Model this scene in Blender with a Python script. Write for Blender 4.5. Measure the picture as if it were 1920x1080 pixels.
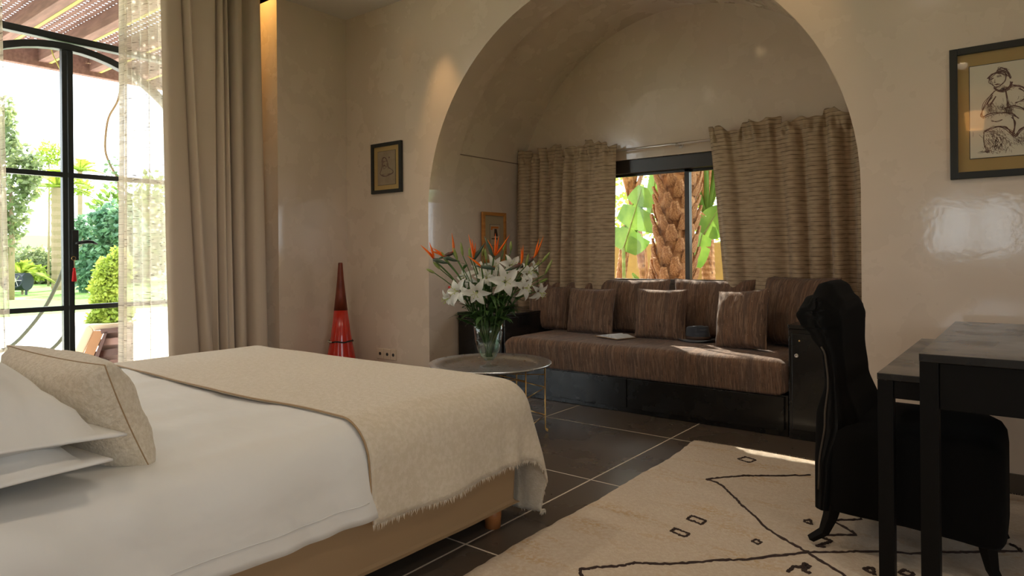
import bpy, math, random
from mathutils import Vector, Matrix, noise
R = random.Random(7)
SC = bpy.context.scene
COL = SC.collection
PI = math.pi
for o in list(bpy.data.objects): bpy.data.objects.remove(o)

# ------------------------------------------------------------ camera
FPX, CX, CY, EYE = 1256.0, 960.0, 478.0, 1.05
YAW, ROLL = math.radians(38.0), math.radians(0.5)
_r = Vector((math.cos(YAW), math.sin(YAW), 0)); FW = Vector((-math.sin(YAW), math.cos(YAW), 0)); _u = Vector((0, 0, 1))
CXA = _r*math.cos(ROLL) - _u*math.sin(ROLL)
CYA = _r*math.sin(ROLL) + _u*math.cos(ROLL)
cam_d = bpy.data.cameras.new('camera'); cam = bpy.data.objects.new('camera', cam_d); COL.objects.link(cam)
cam_d.sensor_width = 36; cam_d.lens = FPX/1920*36; cam_d.shift_y = (CY-540)/1920
cam_d.clip_start = .02; cam_d.clip_end = 300
cam.matrix_world = Matrix(((CXA.x, CYA.x, -FW.x, 0), (CXA.y, CYA.y, -FW.y, 0), (CXA.z, CYA.z, -FW.z, EYE), (0, 0, 0, 1)))
SC.camera = cam
# measuring helpers used to read real positions off the photograph
def ray(px, py): return FW + CXA*((px-CX)/FPX) + CYA*((CY-py)/FPX)
def atX(px, py, X): d = ray(px, py); t = X/d.x; return Vector((X, d.y*t, EYE+d.z*t))
def atY(px, py, Y): d = ray(px, py); t = Y/d.y; return Vector((d.x*t, Y, EYE+d.z*t))
def atZ(px, py, Z): d = ray(px, py); t = (Z-EYE)/d.z; return Vector((d.x*t, d.y*t, Z))
def atD(px, py, D): d = ray(px, py); return Vector((d.x*D, d.y*D, EYE+d.z*D))

# ------------------------------------------------------------ view, world, sun
vs = SC.view_settings
SC.display_settings.display_device = 'sRGB'
vs.view_transform = 'Standard'; vs.look = 'None'; vs.gamma = 1; vs.use_curve_mapping = False
vs.exposure = .68
SC.cycles.max_bounces = 10; SC.cycles.diffuse_bounces = 6; SC.cycles.transparent_max_bounces = 24
SC.cycles.caustics_reflective = False; SC.cycles.caustics_refractive = False
SC.cycles.use_denoising = True
SC.cycles.sample_clamp_indirect = 6
W = bpy.data.worlds.new('sky'); SC.world = W; W.use_nodes = True
bg = W.node_tree.nodes['Background']; bg.inputs[0].default_value = (.86, .93, 1, 1); bg.inputs[1].default_value = 3.2
sd = bpy.data.lights.new('sun', 'SUN'); sd.energy = 10; sd.angle = math.radians(.6); sd.color = (1, .93, .8)
sun = bpy.data.objects.new('sun', sd); COL.objects.link(sun)
SUN = Vector((1, -.9, -1.05)).normalized()
sun.rotation_euler = SUN.to_track_quat('-Z', 'Y').to_euler(); sun.location = (-10, 9, 11)

# sampling portals in the window openings, the added right one included (they give off no light of their own; they only steer the sky's rays)
def portal(name, c, w, h, d):
    a = bpy.data.lights.new(name, 'AREA'); a.shape = 'RECTANGLE'; a.size = w; a.size_y = h; a.cycles.is_portal = True
    o = bpy.data.objects.new(name, a); COL.objects.link(o); o.location = c; o.rotation_euler = Vector(d).to_track_quat('-Z', 'Y').to_euler()
portal('door_portal', (-4.97, 1.11, 1.61), 2.92, 3.22, (1, 0, 0))
portal('niche_portal', (-2.12, 4.97, 1.25), 1.4, .95, (0, -1, 0))
portal('rear_portal', (-.6, -3.36, 1.35), 1.04, .8, (0, 1, 0))
portal('right_portal', (2.56, -.55, 1.55), 2.1, 1.6, (-1, 0, 0))

# ------------------------------------------------------------ materials
def mat(name, col, rough=.6, metal=0., spec=.5, var=None, bump=None, sheen=0., coat=0., trans=0., ior=1.45, rvar=None, sub=None):
    m = bpy.data.materials.new(name); m.use_nodes = True; nt = m.node_tree; N = nt.nodes; L = nt.links
    b = N['Principled BSDF']
    b.inputs['Base Color'].default_value = (*col, 1); b.inputs['Roughness'].default_value = rough
    b.inputs['Metallic'].default_value = metal; b.inputs['Specular IOR Level'].default_value = spec
    b.inputs['IOR'].default_value = ior
    if sheen: b.inputs['Sheen Weight'].default_value = sheen; b.inputs['Sheen Roughness'].default_value = .5
    if coat: b.inputs['Coat Weight'].default_value = coat; b.inputs['Coat Roughness'].default_value = .085
    if trans: b.inputs['Transmission Weight'].default_value = trans
    tc = N.new('ShaderNodeTexCoord')
    def ns(scale, detail=4, rgh=.55):
        mp = N.new('ShaderNodeMapping'); L.new(tc.outputs['Object'], mp.inputs[0])
        mp.inputs['Scale'].default_value = scale if hasattr(scale, '__len__') else (scale,)*3
        n = N.new('ShaderNodeTexNoise'); n.inputs['Scale'].default_value = 1; n.inputs['Detail'].default_value = detail
        n.inputs['Roughness'].default_value = rgh
        L.new(mp.outputs[0], n.inputs['Vector']); return n.outputs['Fac']
    if var:   # list of (scale, colour, lo, hi)
        cur = None
        for (s, c2, lo, hi) in var:
            f = ns(s); mr = N.new('ShaderNodeMapRange'); L.new(f, mr.inputs[0])
            mr.inputs[1].default_value = lo; mr.inputs[2].default_value = hi
            mx = N.new('ShaderNodeMix'); mx.data_type = 'RGBA'
            L.new(mr.outputs[0], mx.inputs[0])
            if cur is None: mx.inputs[6].default_value = (*col, 1)
            else: L.new(cur, mx.inputs[6])
            mx.inputs[7].default_value = (*c2, 1); cur = mx.outputs[2]
        L.new(cur, b.inputs['Base Color'])
    if rvar:
        f = ns(rvar[0]); mr = N.new('ShaderNodeMapRange'); L.new(f, mr.inputs[0])
        mr.inputs[1].default_value = .35; mr.inputs[2].default_value = .65
        mr.inputs[3].default_value = rvar[1]; mr.inputs[4].default_value = rvar[2]; L.new(mr.outputs[0], b.inputs['Roughness'])
    if bump:
        prev = None
        for (s, st, di) in bump:
            f = ns(s, 3); bp = N.new('ShaderNodeBump'); bp.inputs['Strength'].default_value = st; bp.inputs['Distance'].default_value = di
            L.new(f, bp.inputs['Height'])
            if prev: L.new(prev, bp.inputs['Normal'])
            prev = bp.outputs[0]
        L.new(prev, b.inputs['Normal'])
        if coat: L.new(prev, b.inputs['Coat Normal'])
    m.diffuse_color = (*col, 1)
    return m
def emis(name, col, st):
    m = bpy.data.materials.new(name); m.use_nodes = True; b = m.node_tree.nodes['Principled BSDF']
    b.inputs['Emission Color'].default_value = (*col, 1); b.inputs['Emission Strength'].default_value = st; m.cycles.emission_sampling = 'NONE'; return m
def leafmat(name, col, col2, tr=.35, rough=.45, sc=6):
    m = mat(name, col, rough, var=[(sc, col2, .4, .62)]); nt = m.node_tree; N = nt.nodes; L = nt.links
    b = N['Principled BSDF']; t = N.new('ShaderNodeBsdfTranslucent'); mx = N.new('ShaderNodeMixShader')
    src = b.inputs['Base Color'].links[0].from_socket; L.new(src, t.inputs[0])
    mx.inputs[0].default_value = tr; L.new(b.outputs[0], mx.inputs[1]); L.new(t.outputs[0], mx.inputs[2])
    L.new(mx.outputs[0], N['Material Output'].inputs[0]); return m

M = {}
M['plaster'] = mat('plaster', (.66, .545, .44), .34, spec=.4, coat=1., var=[(1.3, (.63, .515, .41), .4, .65)], bump=[(1.6, .04, .03), (8, .10, .006), (40, .12, .002)], rvar=(4, .16, .36))
M['ceiling'] = mat('ceiling_paint', (.72, .68, .62), .8)
M['tile'] = mat('floor_tile', (.082, .062, .047), .25, var=[(2.5, (.10, .077, .06), .3, .8)], rvar=(2.5, .25, .33))
M['grout'] = mat('grout', (.62, .54, .44), .8)
M['white_linen'] = mat('white_linen', (.69, .675, .645), .8, sheen=.1, bump=[((3, 4, 6), .5, .03), ((14, 6, 10), .25, .008), (300, .1, .0008)])
M['boucle'] = mat('boucle', (.60, .515, .39), .95, sheen=.3, var=[(90, (.68, .60, .48), .42, .6)], bump=[(130, .7, .006), (40, .3, .006)])
M['blanket'] = mat('blanket_wool', (.58, .50, .38), .95, sheen=.2, var=[(60, (.64, .56, .45), .42, .62)], bump=[(170, .55, .004), (22, .25, .005)])
M['seam'] = mat('seam_thread', (.36, .24, .13), .8)
M['bedbase'] = mat('bed_base_cotton', (.36, .235, .125), .85, bump=[((2, 2, 5), .3, .02), (350, .15, .0008)])
M['wood_leg'] = mat('leg_wood', (.42, .16, .05), .4)
M['curtain'] = mat('curtain_cloth', (.56, .455, .35), .85, sheen=.2, bump=[(420, .15, .0006)])
M['black'] = mat('black_lacquer', (.008, .0075, .007), .25, coat=.2, rvar=(6, .2, .32))
M['black_wood'] = mat('black_wood', (.006, .0055, .005), .5, spec=.12, bump=[((3, 3, 30), .1, .002)])
M['velvet'] = mat('black_velvet', (.006, .0055, .005), .95, spec=.05, sheen=.02, bump=[(60, .1, .002)])
M['frame_black'] = mat('frame_black', (.014, .015, .013), .4)
M['iron'] = mat('iron_frame', (.018, .022, .022), .35, spec=.5)
M['mat_tan'] = mat('mount_card', (.36, .235, .085), .8)
M['mat_tan2'] = mat('mount_card_ochre', (.42, .28, .10), .8)
M['paper'] = mat('drawing_paper', (.62, .55, .43), .8)
M['paper2'] = mat('sepia_paper', (.27, .20, .13), .8, var=[(12, (.31, .24, .16), .4, .6)])
M['ink'] = mat('sepia_ink', (.11, .05, .04), .8)
M['wood_frame'] = mat('oak_frame', (.50, .22, .055), .45, var=[((4, 4, 40), (.40, .16, .035), .4, .6)])
M['linen_mount'] = mat('linen_mount', (.36, .28, .17), .8)
M['red'] = mat('red_lacquer', (.48, .018, .008), .2, coat=.5, bump=[(12, .05, .003)])
M['leather'] = mat('brown_red_leather', (.21, .035, .012), .45, var=[((30, 30, 6), (.14, .025, .01), .4, .6)], bump=[(60, .2, .002)])
M['silver'] = mat('silver_bead', (.55, .5, .42), .35, metal=1)
M['tray'] = mat('tray_metal', (.82, .83, .86), .34, metal=1, var=[(60, (.72, .73, .76), .4, .65)], bump=[(80, .15, .0006)], rvar=(30, .27, .36))
M['brass'] = mat('brass_wire', (.60, .38, .14), .3, metal=1)
M['chrome'] = mat('brushed_steel', (.55, .52, .48), .3, metal=1)
M['socket'] = mat('socket_plastic', (.62, .5, .38), .4)
M['dark'] = mat('dark_hole', (.02, .018, .015), .7)
M['stem'] = mat('flower_stem', (.06, .12, .022), .45)
M['leaf'] = leafmat('lily_leaf', (.035, .085, .018), (.06, .13, .03), .25)
M['spathe'] = mat('spathe', (.045, .075, .045), .5, var=[(14, (.14, .02, .02), .5, .75)])
M['spathe_red'] = mat('spathe_red', (.30, .015, .02), .45)
M['orange'] = leafmat('orange_sepal', (.95, .19, .005), (.98, .28, .01), .3)
M['petal'] = leafmat('lily_petal', (.76, .75, .68), (.82, .81, .75), .3, sc=20)
M['throat'] = mat('lily_throat', (.45, .5, .14), .5)
M['bud'] = leafmat('lily_bud', (.24, .33, .07), (.42, .45, .17), .3, sc=14)
M['wooden_sun'] = mat('teak', (.36, .17, .07), .5)
M['red_flower'] = mat('small_red', (.5, .02, .015), .5)
M['hat'] = mat('hat_felt', (.035, .04, .052), .85, sheen=.25)
M['hatband'] = mat('hat_band', (.05, .025, .015), .6)
M['page'] = mat('book_page', (.62, .64, .68), .8, var=[((3, 160, 3), (.5, .52, .56), .5, .6)])
M['cover'] = mat('book_cover', (.40, .24, .09), .6)
M['rug_line'] = mat('rug_brown_wool', (.045, .026, .02), .95, bump=[(200, .6, .004)])
M['rug'] = mat('rug_wool', (.56, .45, .34), .95, sheen=.1, var=[((2.5, 9, 3), (.50, .33, .17), .52, .7), (60, (.60, .50, .39), .45, .6)], bump=[(120, .6, .006), (14, .4, .012)])  # brown patches paint the shading of the rug's wave wrinkles
M['bronze'] = mat('window_aluminium', (.03, .026, .022), .3, spec=.6)
M['ochre'] = mat('ochre_render', (.46, .31, .09), .85, var=[(4, (.38, .25, .08), .4, .6)], bump=[(30, .3, .01)])
M['bark'] = mat('palm_bark', (.30, .13, .05), .8, var=[(9, (.50, .27, .12), .42, .6), ((30, 30, 12), (.13, .05, .02), .52, .68)], bump=[(30, .6, .02)])
M['bark2'] = mat('far_palm_bark', (.33, .24, .15), .85, bump=[(20, .6, .02)])
M['banana'] = leafmat('banana_leaf', (.12, .24, .035), (.22, .36, .06), .45, sc=4)
M['leafy'] = leafmat('garden_leaf', (.11, .2, .035), (.28, .38, .06), .4, sc=2)
M['leafy2'] = leafmat('olive_leaf', (.17, .22, .10), (.34, .38, .18), .45, sc=1.5)
M['leafy3'] = leafmat('bluegreen_leaf', (.10, .22, .13), (.22, .38, .20), .4, sc=1.5)
M['leafy4'] = leafmat('yellowgreen_leaf', (.25, .34, .04), (.45, .52, .09), .45, sc=4)
M['lawn'] = mat('lawn_grass', (.17, .30, .05), .9, var=[((.35, .6, 1), (.40, .46, .18), .55, .65), (30, (.11, .22, .03), .4, .6)], bump=[(60, .5, .03)])
M['paving'] = mat('pale_paving', (.82, .78, .70), .8, bump=[(20, .2, .004)])
M['pergola'] = mat('pergola_wood', (.22, .12, .10), .75, var=[((4, 30, 30), (.16, .085, .07), .4, .6)])
M['lit_edge_tendril'] = mat('lit_edge_and_tendril', (.42, .40, .10), .7)  # yellow of the sunlit rafter edges; the vine tendril shares it
M['lounge_cloth'] = mat('lounger_cushion', (.66, .52, .38), .9, bump=[(200, .2, .001)])
M['lounge_wood'] = mat('lounger_wood', (.085, .03, .022), .4)
M['hammock'] = mat('bent_wood', (.05, .055, .03), .6)
M['drum'] = mat('black_drum', (.03, .035, .05), .45)
M['backwall'] = mat('garden_wall', (.6, .42, .34), .9)
M['tassel'] = mat('red_tassel', (.62, .01, .01), .7)
M['lamp_metal'] = mat('lamp_white_metal', (.6, .57, .5), .4)
M['spot'] = emis('spot_glow', (1, .72, .38), 12)
M['shade'] = emis('shade_glow', (1, .42, .1), 5)
M['earth'] = mat('earth', (.22, .13, .07), .95, bump=[(12, .5, .04)])

def glassmat(name, tint=(1, 1, 1), refl=1.0):
    m = bpy.data.materials.new(name); m.use_nodes = True; nt = m.node_tree; N = nt.nodes; L = nt.links
    N.remove(N['Principled BSDF'])
    t = N.new('ShaderNodeBsdfTransparent'); t.inputs[0].default_value = (*tint, 1)
    g = N.new('ShaderNodeBsdfGlossy'); g.inputs['Roughness'].default_value = .02
    f = N.new('ShaderNodeFresnel'); f.inputs[0].default_value = 1.45
    mm = N.new('ShaderNodeMath'); mm.operation = 'MULTIPLY'; L.new(f.outputs[0], mm.inputs[0]); gg = N.new('ShaderNodeNewGeometry'); sb_ = N.new('ShaderNodeMath'); sb_.operation = 'MULTIPLY_ADD'; sb_.inputs[1].default_value = -refl; sb_.inputs[2].default_value = refl; L.new(gg.outputs['Backfacing'], sb_.inputs[0]); L.new(sb_.outputs[0], mm.inputs[1])
    mx = N.new('ShaderNodeMixShader'); L.new(mm.outputs[0], mx.inputs[0]); L.new(t.outputs[0], mx.inputs[1]); L.new(g.outputs[0], mx.inputs[2])
    L.new(mx.outputs[0], N['Material Output'].inputs[0]); return m
M['pane'] = glassmat('window_glass', (.97, .98, .97), .7)
M['picglass'] = glassmat('picture_glass', (1, 1, 1), 1.0)
M['vaseglass'] = glassmat('vase_glass', (.93, .96, .95), 2.0)
M['water'] = glassmat('water', (.80, .88, .80), .7)

def sheermat():
    m = bpy.data.materials.new('sheer_voile'); m.use_nodes = True; nt = m.node_tree; N = nt.nodes; L = nt.links
    N.remove(N['Principled BSDF']); tc = N.new('ShaderNodeTexCoord')
    def noi(s):
        mp = N.new('ShaderNodeMapping'); mp.inputs['Scale'].default_value = s; L.new(tc.outputs['Object'], mp.inputs[0])
        n = N.new('ShaderNodeTexNoise'); n.inputs['Scale'].default_value = 1; n.inputs['Detail'].default_value = 1; L.new(mp.outputs[0], n.inputs['Vector']); return n.outputs['Fac']
    def th(f, a, b):
        r = N.new('ShaderNodeMapRange'); L.new(f, r.inputs[0]); r.inputs[1].default_value = a; r.inputs[2].default_value = b; return r.outputs[0]
    dash = th(noi((0, 26, 190)), .66, .69)
    thread = th(noi((0, 2, 420)), .5, .68)
    col = N.new('ShaderNodeMix'); col.data_type = 'RGBA'; L.new(dash, col.inputs[0]); col.inputs[6].default_value = (.84, .78, .68, 1); col.inputs[7].default_value = (.10, .07, .05, 1)
    d = N.new('ShaderNodeBsdfDiffuse'); tl = N.new('ShaderNodeBsdfTranslucent'); tp = N.new('ShaderNodeBsdfTransparent')
    L.new(col.outputs[2], d.inputs[0]); L.new(col.outputs[2], tl.inputs[0])
    a = N.new('ShaderNodeMixShader'); a.inputs[0].default_value = .55; L.new(d.outputs[0], a.inputs[1]); L.new(tl.outputs[0], a.inputs[2])
    s = N.new('ShaderNodeMath'); s.operation = 'MULTIPLY_ADD'; L.new(thread, s.inputs[0]); s.inputs[1].default_value = .25; s.inputs[2].default_value = .58
    s2 = N.new('ShaderNodeMath'); s2.operation = 'MAXIMUM'; L.new(s.outputs[0], s2.inputs[0]); L.new(dash, s2.inputs[1])
    mx = N.new('ShaderNodeMixShader'); L.new(s2.outputs[0], mx.inputs[0]); L.new(tp.outputs[0], mx.inputs[1]); L.new(a.outputs[0], mx.inputs[2])
    L.new(mx.outputs[0], N['Material Output'].inputs[0]); return m
M['sheer'] = sheermat()

def stripemat(name, c1, c2, period, width, wob=.35, rough=.9, tr=0.):
    # woven cloth with thin dark lines across (bands in Z)
    m = mat(name, c1, rough, sheen=.15, bump=[(380, .25, .0008)]); nt = m.node_tree; N = nt.nodes; L = nt.links; b = N['Principled BSDF']
    tc = N.new('ShaderNodeTexCoord'); sx = N.new('ShaderNodeSeparateXYZ'); L.new(tc.outputs['Object'], sx.inputs[0])
    n = N.new('ShaderNodeTexNoise'); n.inputs['Scale'].default_value = 1; mp = N.new('ShaderNodeMapping'); mp.inputs['Scale'].default_value = (9, 9, 1.2)
    L.new(tc.outputs['Object'], mp.inputs[0]); L.new(mp.outputs[0], n.inputs['Vector'])
    def math_(op, a, bb):
        q = N.new('ShaderNodeMath'); q.operation = op
        for i, v in enumerate((a, bb)):
            if hasattr(v, 'links'): L.new(v, q.inputs[i])
            elif v is not None: q.inputs[i].default_value = v
        return q.outputs[0]
    z = math_('MULTIPLY', sx.outputs[2], 1/period); z = math_('ADD', z, math_('MULTIPLY', n.outputs['Fac'], wob))
    fr = math_('FRACT', z, None); ln = math_('LESS_THAN', fr, width)
    n2 = N.new('ShaderNodeTexNoise'); n2.inputs['Scale'].default_value = 1; n2.inputs['Detail'].default_value = 2
    mp2 = N.new('ShaderNodeMapping'); mp2.inputs['Scale'].default_value = (14, 14, 60); L.new(tc.outputs['Object'], mp2.inputs[0]); L.new(mp2.outputs[0], n2.inputs['Vector'])
    ln = math_('MULTIPLY', ln, math_('MULTIPLY', n2.outputs['Fac'], 1.6))
    mx = N.new('ShaderNodeMix'); mx.data_type = 'RGBA'; L.new(ln, mx.inputs[0]); mx.inputs[6].default_value = (*c1, 1); mx.inputs[7].default_value = (*c2, 1)
    fine = N.new('ShaderNodeMapRange'); L.new(n2.outputs['Fac'], fine.inputs[0]); fine.inputs[1].default_value = .35; fine.inputs[2].default_value = .7
    mx2 = N.new('ShaderNodeMix'); mx2.data_type = 'RGBA'; mx2.blend_type = 'MULTIPLY'; L.new(fine.outputs[0], mx2.inputs[0]); L.new(mx.outputs[2], mx2.inputs[6]); mx2.inputs[7].default_value = (.75, .72, .7, 1)
    L.new(mx2.outputs[2], b.inputs['Base Color'])
    if tr:
        t = N.new('ShaderNodeBsdfTranslucent'); L.new(mx2.outputs[2], t.inputs[0]); ms = N.new('ShaderNodeMixShader'); ms.inputs[0].default_value = tr
        L.new(b.outputs[0], ms.inputs[1]); L.new(t.outputs[0], ms.inputs[2]); L.new(ms.outputs[0], N['Material Output'].inputs[0])
    return m
M['niche_curtain'] = stripemat('striped_linen', (.52, .395, .265), (.05, .032, .02), .028, .105, tr=.14)
def woolmat(name, sc):
    return mat(name, (.165, .092, .056), .95, sheen=.1, var=[((22*sc, 1.5, .8), (.115, .072, .052), .44, .6), ((75*sc, 7, 4), (.23, .145, .095), .5, .64), ((170*sc, 30, 16), (.085, .05, .035), .5, .64), ((170, 140, 70), (.42, .33, .24), .67, .74)], bump=[((150, 60, 60), .6, .004), (25, .25, .006)])
M['wool'] = woolmat('kilim_wool', 1)
M['wool_cushion'] = woolmat('kilim_wool_cushion', 1.1)

# ------------------------------------------------------------ mesh builders
class MB:
    def __init__(s): s.v = []; s.f = []
    def add(s, v, f):
        n = len(s.v); s.v += [Vector(p) for p in v]; s.f += [tuple(i+n for i in q) for q in f]; return s
    def box(s, x0, x1, y0, y1, z0, z1):
        return s.add([(x0,y0,z0),(x1,y0,z0),(x1,y1,z0),(x0,y1,z0),(x0,y0,z1),(x1,y0,z1),(x1,y1,z1),(x0,y1,z1)],
              [(0,3,2,1),(4,5,6,7),(0,1,5,4),(1,2,6,5),(2,3,7,6),(3,0,4,7)])
    def obox(s, a, b, w, h, up=Vector((0,0,1))):     # box beam from a to b
        a = Vector(a); b = Vector(b); d = (b-a).normalized(); sd = d.cross(up)
        if sd.length < 1e-4: sd = Vector((1,0,0))
        sd.normalize(); u = sd.cross(d); vs = []
        for p in (a, b):
            for (i, j) in ((-1,-1),(1,-1),(1,1),(-1,1)): vs.append(p+sd*(i*w/2)+u*(j*h/2))
        return s.add(vs, [(0,1,2,3),(7,6,5,4),(0,4,5,1),(1,5,6,2),(2,6,7,3),(3,7,4,0)])
    def tube(s, pts, rad, seg=8, caps=True):
        pts = [Vector(p) for p in pts]; n = len(pts)
        if not hasattr(rad, '__len__'): rad = [rad]*n
        vs = []; nrm = None
        for i, p in enumerate(pts):
            t = (pts[min(i+1, n-1)]-pts[max(i-1, 0)])
            t = t.normalized() if t.length > 1e-9 else Vector((0,0,1))
            if nrm is None:
                nrm = t.cross(Vector((0,0,1)));
                if nrm.length < .05: nrm = t.cross(Vector((1,0,0)))
            nrm = (nrm - t*nrm.dot(t)).normalized(); b = t.cross(nrm)
            for k in range(seg):
                a = 2*PI*k/seg; vs.append(p+(nrm*math.cos(a)+b*math.sin(a))*rad[i])
        fs = [(i*seg+k, i*seg+(k+1)%seg, (i+1)*seg+(k+1)%seg, (i+1)*seg+k) for i in range(n-1) for k in range(seg)]
        if caps: fs += [tuple(reversed(range(seg))), tuple((n-1)*seg+k for k in range(seg))]
        return s.add(vs, fs)
    def lathe(s, prof, seg=32, c=(0,0,0), sx=1, sy=1, cap=True):
        vs = []; n = len(prof)
        for (r, z) in prof:
            for k in range(seg): a = 2*PI*k/seg; vs.append((c[0]+r*math.cos(a)*sx, c[1]+r*math.sin(a)*sy, c[2]+z))
        fs = [(i*seg+k, i*seg+(k+1)%seg, (i+1)*seg+(k+1)%seg, (i+1)*seg+k) for i in range(n-1) for k in range(seg)]
        if cap: fs += [tuple(reversed(range(seg))), tuple((n-1)*seg+k for k in range(seg))]
        return s.add(vs, fs)
    def grid(s, fn, nu, nv):
        vs = [fn(i/nu, j/nv) for i in range(nu+1) for j in range(nv+1)]
        fs = [(i*(nv+1)+j, (i+1)*(nv+1)+j, (i+1)*(nv+1)+j+1, i*(nv+1)+j+1) for i in range(nu) for j in range(nv)]
        return s.add(vs, fs)
    def ext(s, poly, y0, y1):       # polygon in XZ pulled along Y
        n = len(poly); vs = [(x, y0, z) for x, z in poly]+[(x, y1, z) for x, z in poly]
        return s.add(vs, [tuple(range(n)), tuple(reversed(range(n, 2*n)))]+[(i, i+n, (i+1) % n+n, (i+1) % n) for i in range(n)])
    def xf(s, m): s.v = [m @ p for p in s.v]; return s

def wloc(o): return Vector(o['_w']) if o and '_w' in o else Vector((0, 0, 0))
def obj(name, mb, m, parent=None, smooth=False, bevel=0, solid=0, subd=0, kind=None, label=None, auto=35, bseg=2):
    w = wloc(parent)
    me = bpy.data.meshes.new(name); me.from_pydata([tuple(p-w) for p in mb.v], [], mb.f); me.update()
    ms = m if isinstance(m, (list, tuple)) else [m]
    for q in ms: me.materials.append(M[q] if isinstance(q, str) else q)
    o = bpy.data.objects.new(name, me); COL.objects.link(o)
    if smooth:
        for p in me.polygons: p.use_smooth = True
    if parent: o.parent = parent
    if parent and '_w' in parent: o['_w'] = parent['_w']
    if solid: q = o.modifiers.new('solid', 'SOLIDIFY'); q.thickness = solid; q.offset = 0
    if bevel: q = o.modifiers.new('bevel', 'BEVEL'); q.width = bevel; q.segments = bseg; q.limit_method = 'ANGLE'; q.angle_limit = math.radians(40)
    if subd: q = o.modifiers.new('sub', 'SUBSURF'); q.levels = subd; q.render_levels = subd
    if kind: o['kind'] = kind
    if label: o['label'] = label
    return o
def thing(name, label, cat, loc=(0,0,0), group=None):
    o = bpy.data.objects.new(name, None); COL.objects.link(o); o.location = loc; o['_w'] = tuple(loc)
    o.empty_display_size = .1; o['label'] = label; o['category'] = cat
    if group: o['group'] = group
    return o
def tag(o, label, cat, group=None):
    o['label'] = label; o['category'] = cat
    if group: o['group'] = group
    return o
def struct(name, mb, m, **k): o = obj(name, mb, m, **k); o['kind'] = 'structure'; return o
def local(name, label, cat, group=None):
    o = thing(name, label, cat, (0,0,0), group); return o
def copy_tree(o, parent=None):
    c = o.copy(); COL.objects.link(c); c.parent = parent
    for ch in list(o.children): copy_tree(ch, c)
    return c
def nz(p, s=1, seed=0): return noise.noise(Vector((p[0]*s+seed*7.3, p[1]*s-seed*3.1, p[2]*s+seed)))
def lerp(a, b, t): return a+(b-a)*t
def interp(tab, x):
    if x <= tab[0][0]: return tab[0][1]
    for (a, va), (b, vb) in zip(tab, tab[1:]):
        if x <= b: t = (x-a)/(b-a); t = t*t*(3-2*t); return va+(vb-va)*t
    return tab[-1][1]
def leaf_fn(p, d, side, L, Wd, bend, fold=.15, tip=.8):     # a pointed leaf sheet from p along d
    d = Vector(d).normalized(); side = Vector(side); side = (side-d*side.dot(d)).normalized(); up = side.cross(d)
    def fn(u, v):
        w = Wd*math.sin(PI*min(1, max(0, u))**tip)*.5+Wd*.02*(1-u); c = (v-.5)*2
        return Vector(p)+d*(L*u*(1-.15*bend*u*u))+Vector((0,0,-1))*(L*bend*u*u*.6)+side*(c*w)+up*(abs(c)*w*fold)
    return fn
def leafcards(mb, n, c, rad, size, rnd, shell=.5, drop=0, zmin=None):
    for i in range(n):
        while 1:
            q = Vector((rnd.uniform(-1,1), rnd.uniform(-1,1), rnd.uniform(-1,1)))
            if q.length <= 1 and q.length > shell*rnd.random(): break
        p = Vector((c[0]+q.x*rad[0], c[1]+q.y*rad[1], c[2]+q.z*rad[2]))
        p += Vector((nz(p, .9, 3), nz(p, .9, 5), nz(p, .9, 9)))*min(rad)*.35
        if zmin is not None and p.z < zmin: p.z = zmin+rnd.random()*.1
        a = Vector((rnd.gauss(0,1), rnd.gauss(0,1), rnd.gauss(0,.7)-drop)).normalized(); b = a.cross(Vector((rnd.gauss(0,1), rnd.gauss(0,1), rnd.gauss(0,1)))).normalized()
        s = size*rnd.uniform(.6, 1.3)
        mb.add([p, p+a*s*.5+b*s*.28, p+a*s, p+a*s*.5-b*s*.28], [(0,1,2,3)])

# ============================================================ SETTING
XL, YB, ZC = -4.6, 3.62, 3.055
AX, AR, AZ = -2.15, 1.482, 1.36          # entrance arch centre, radius, springing height
VR, VZ, YV, YN = 1.5, 1.41, 3.896, 4.77  # niche vault
def arch_poly(cx, r, zs, x0, x1, ztop, n=48):
    p = [(x0, 0), (cx-r, 0)]
    p += [(cx-r*math.cos(PI*i/n), zs+r*math.sin(PI*i/n)) for i in range(n+1)]
    p += [(cx+r, 0), (x1, 0), (x1, ztop), (x0, ztop)]
    return p
struct('wall_back', MB().ext(arch_poly(AX, AR, AZ, XL, 2.4, 3.5), YB, YV), 'plaster')
struct('wall_niche_vault', MB().ext(arch_poly(AX, VR, VZ, -4.1, -.1, 3.5), YV, YN), 'plaster')
wx0, wx1, wz0, wz1 = -2.86, -1.38, .76, 1.80
nb = MB(); nb.box(-4.1, wx0, YN, YN+.22, 0, 3.5); nb.box(wx1, -.1, YN, YN+.22, 0, 3.5); nb.box(wx0, wx1, YN, YN+.22, 0, wz0); nb.box(wx0, wx1, YN, YN+.22, wz1, 3.5)
struct('wall_niche_back', nb, 'plaster')
gl = MB()
for sgn in (-1, 1):
    zl = 1.85; xx = AX+sgn*math.sqrt(VR**2-(zl-VZ)**2)
    gl.obox((xx-sgn*.001, YV+.002, zl), (xx-sgn*.001, YN-.002, zl), .008, .007)
struct('trim_1', gl, mat('shadow_joint', (.22, .16, .12), .8))
lw = MB(); lw.box(-5.1, XL, 2.964, YB+.3, 0, 3.5); lw.box(-5.1, XL, -3.2, -.35, 0, 3.5); lw.box(-5.1, -4.84, -.35, 2.57, 3.22, 3.5); lw.box(-5.1, -4.84, 2.57, 2.964, 0, 3.5)
struct('wall_left', lw, 'plaster')
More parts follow.
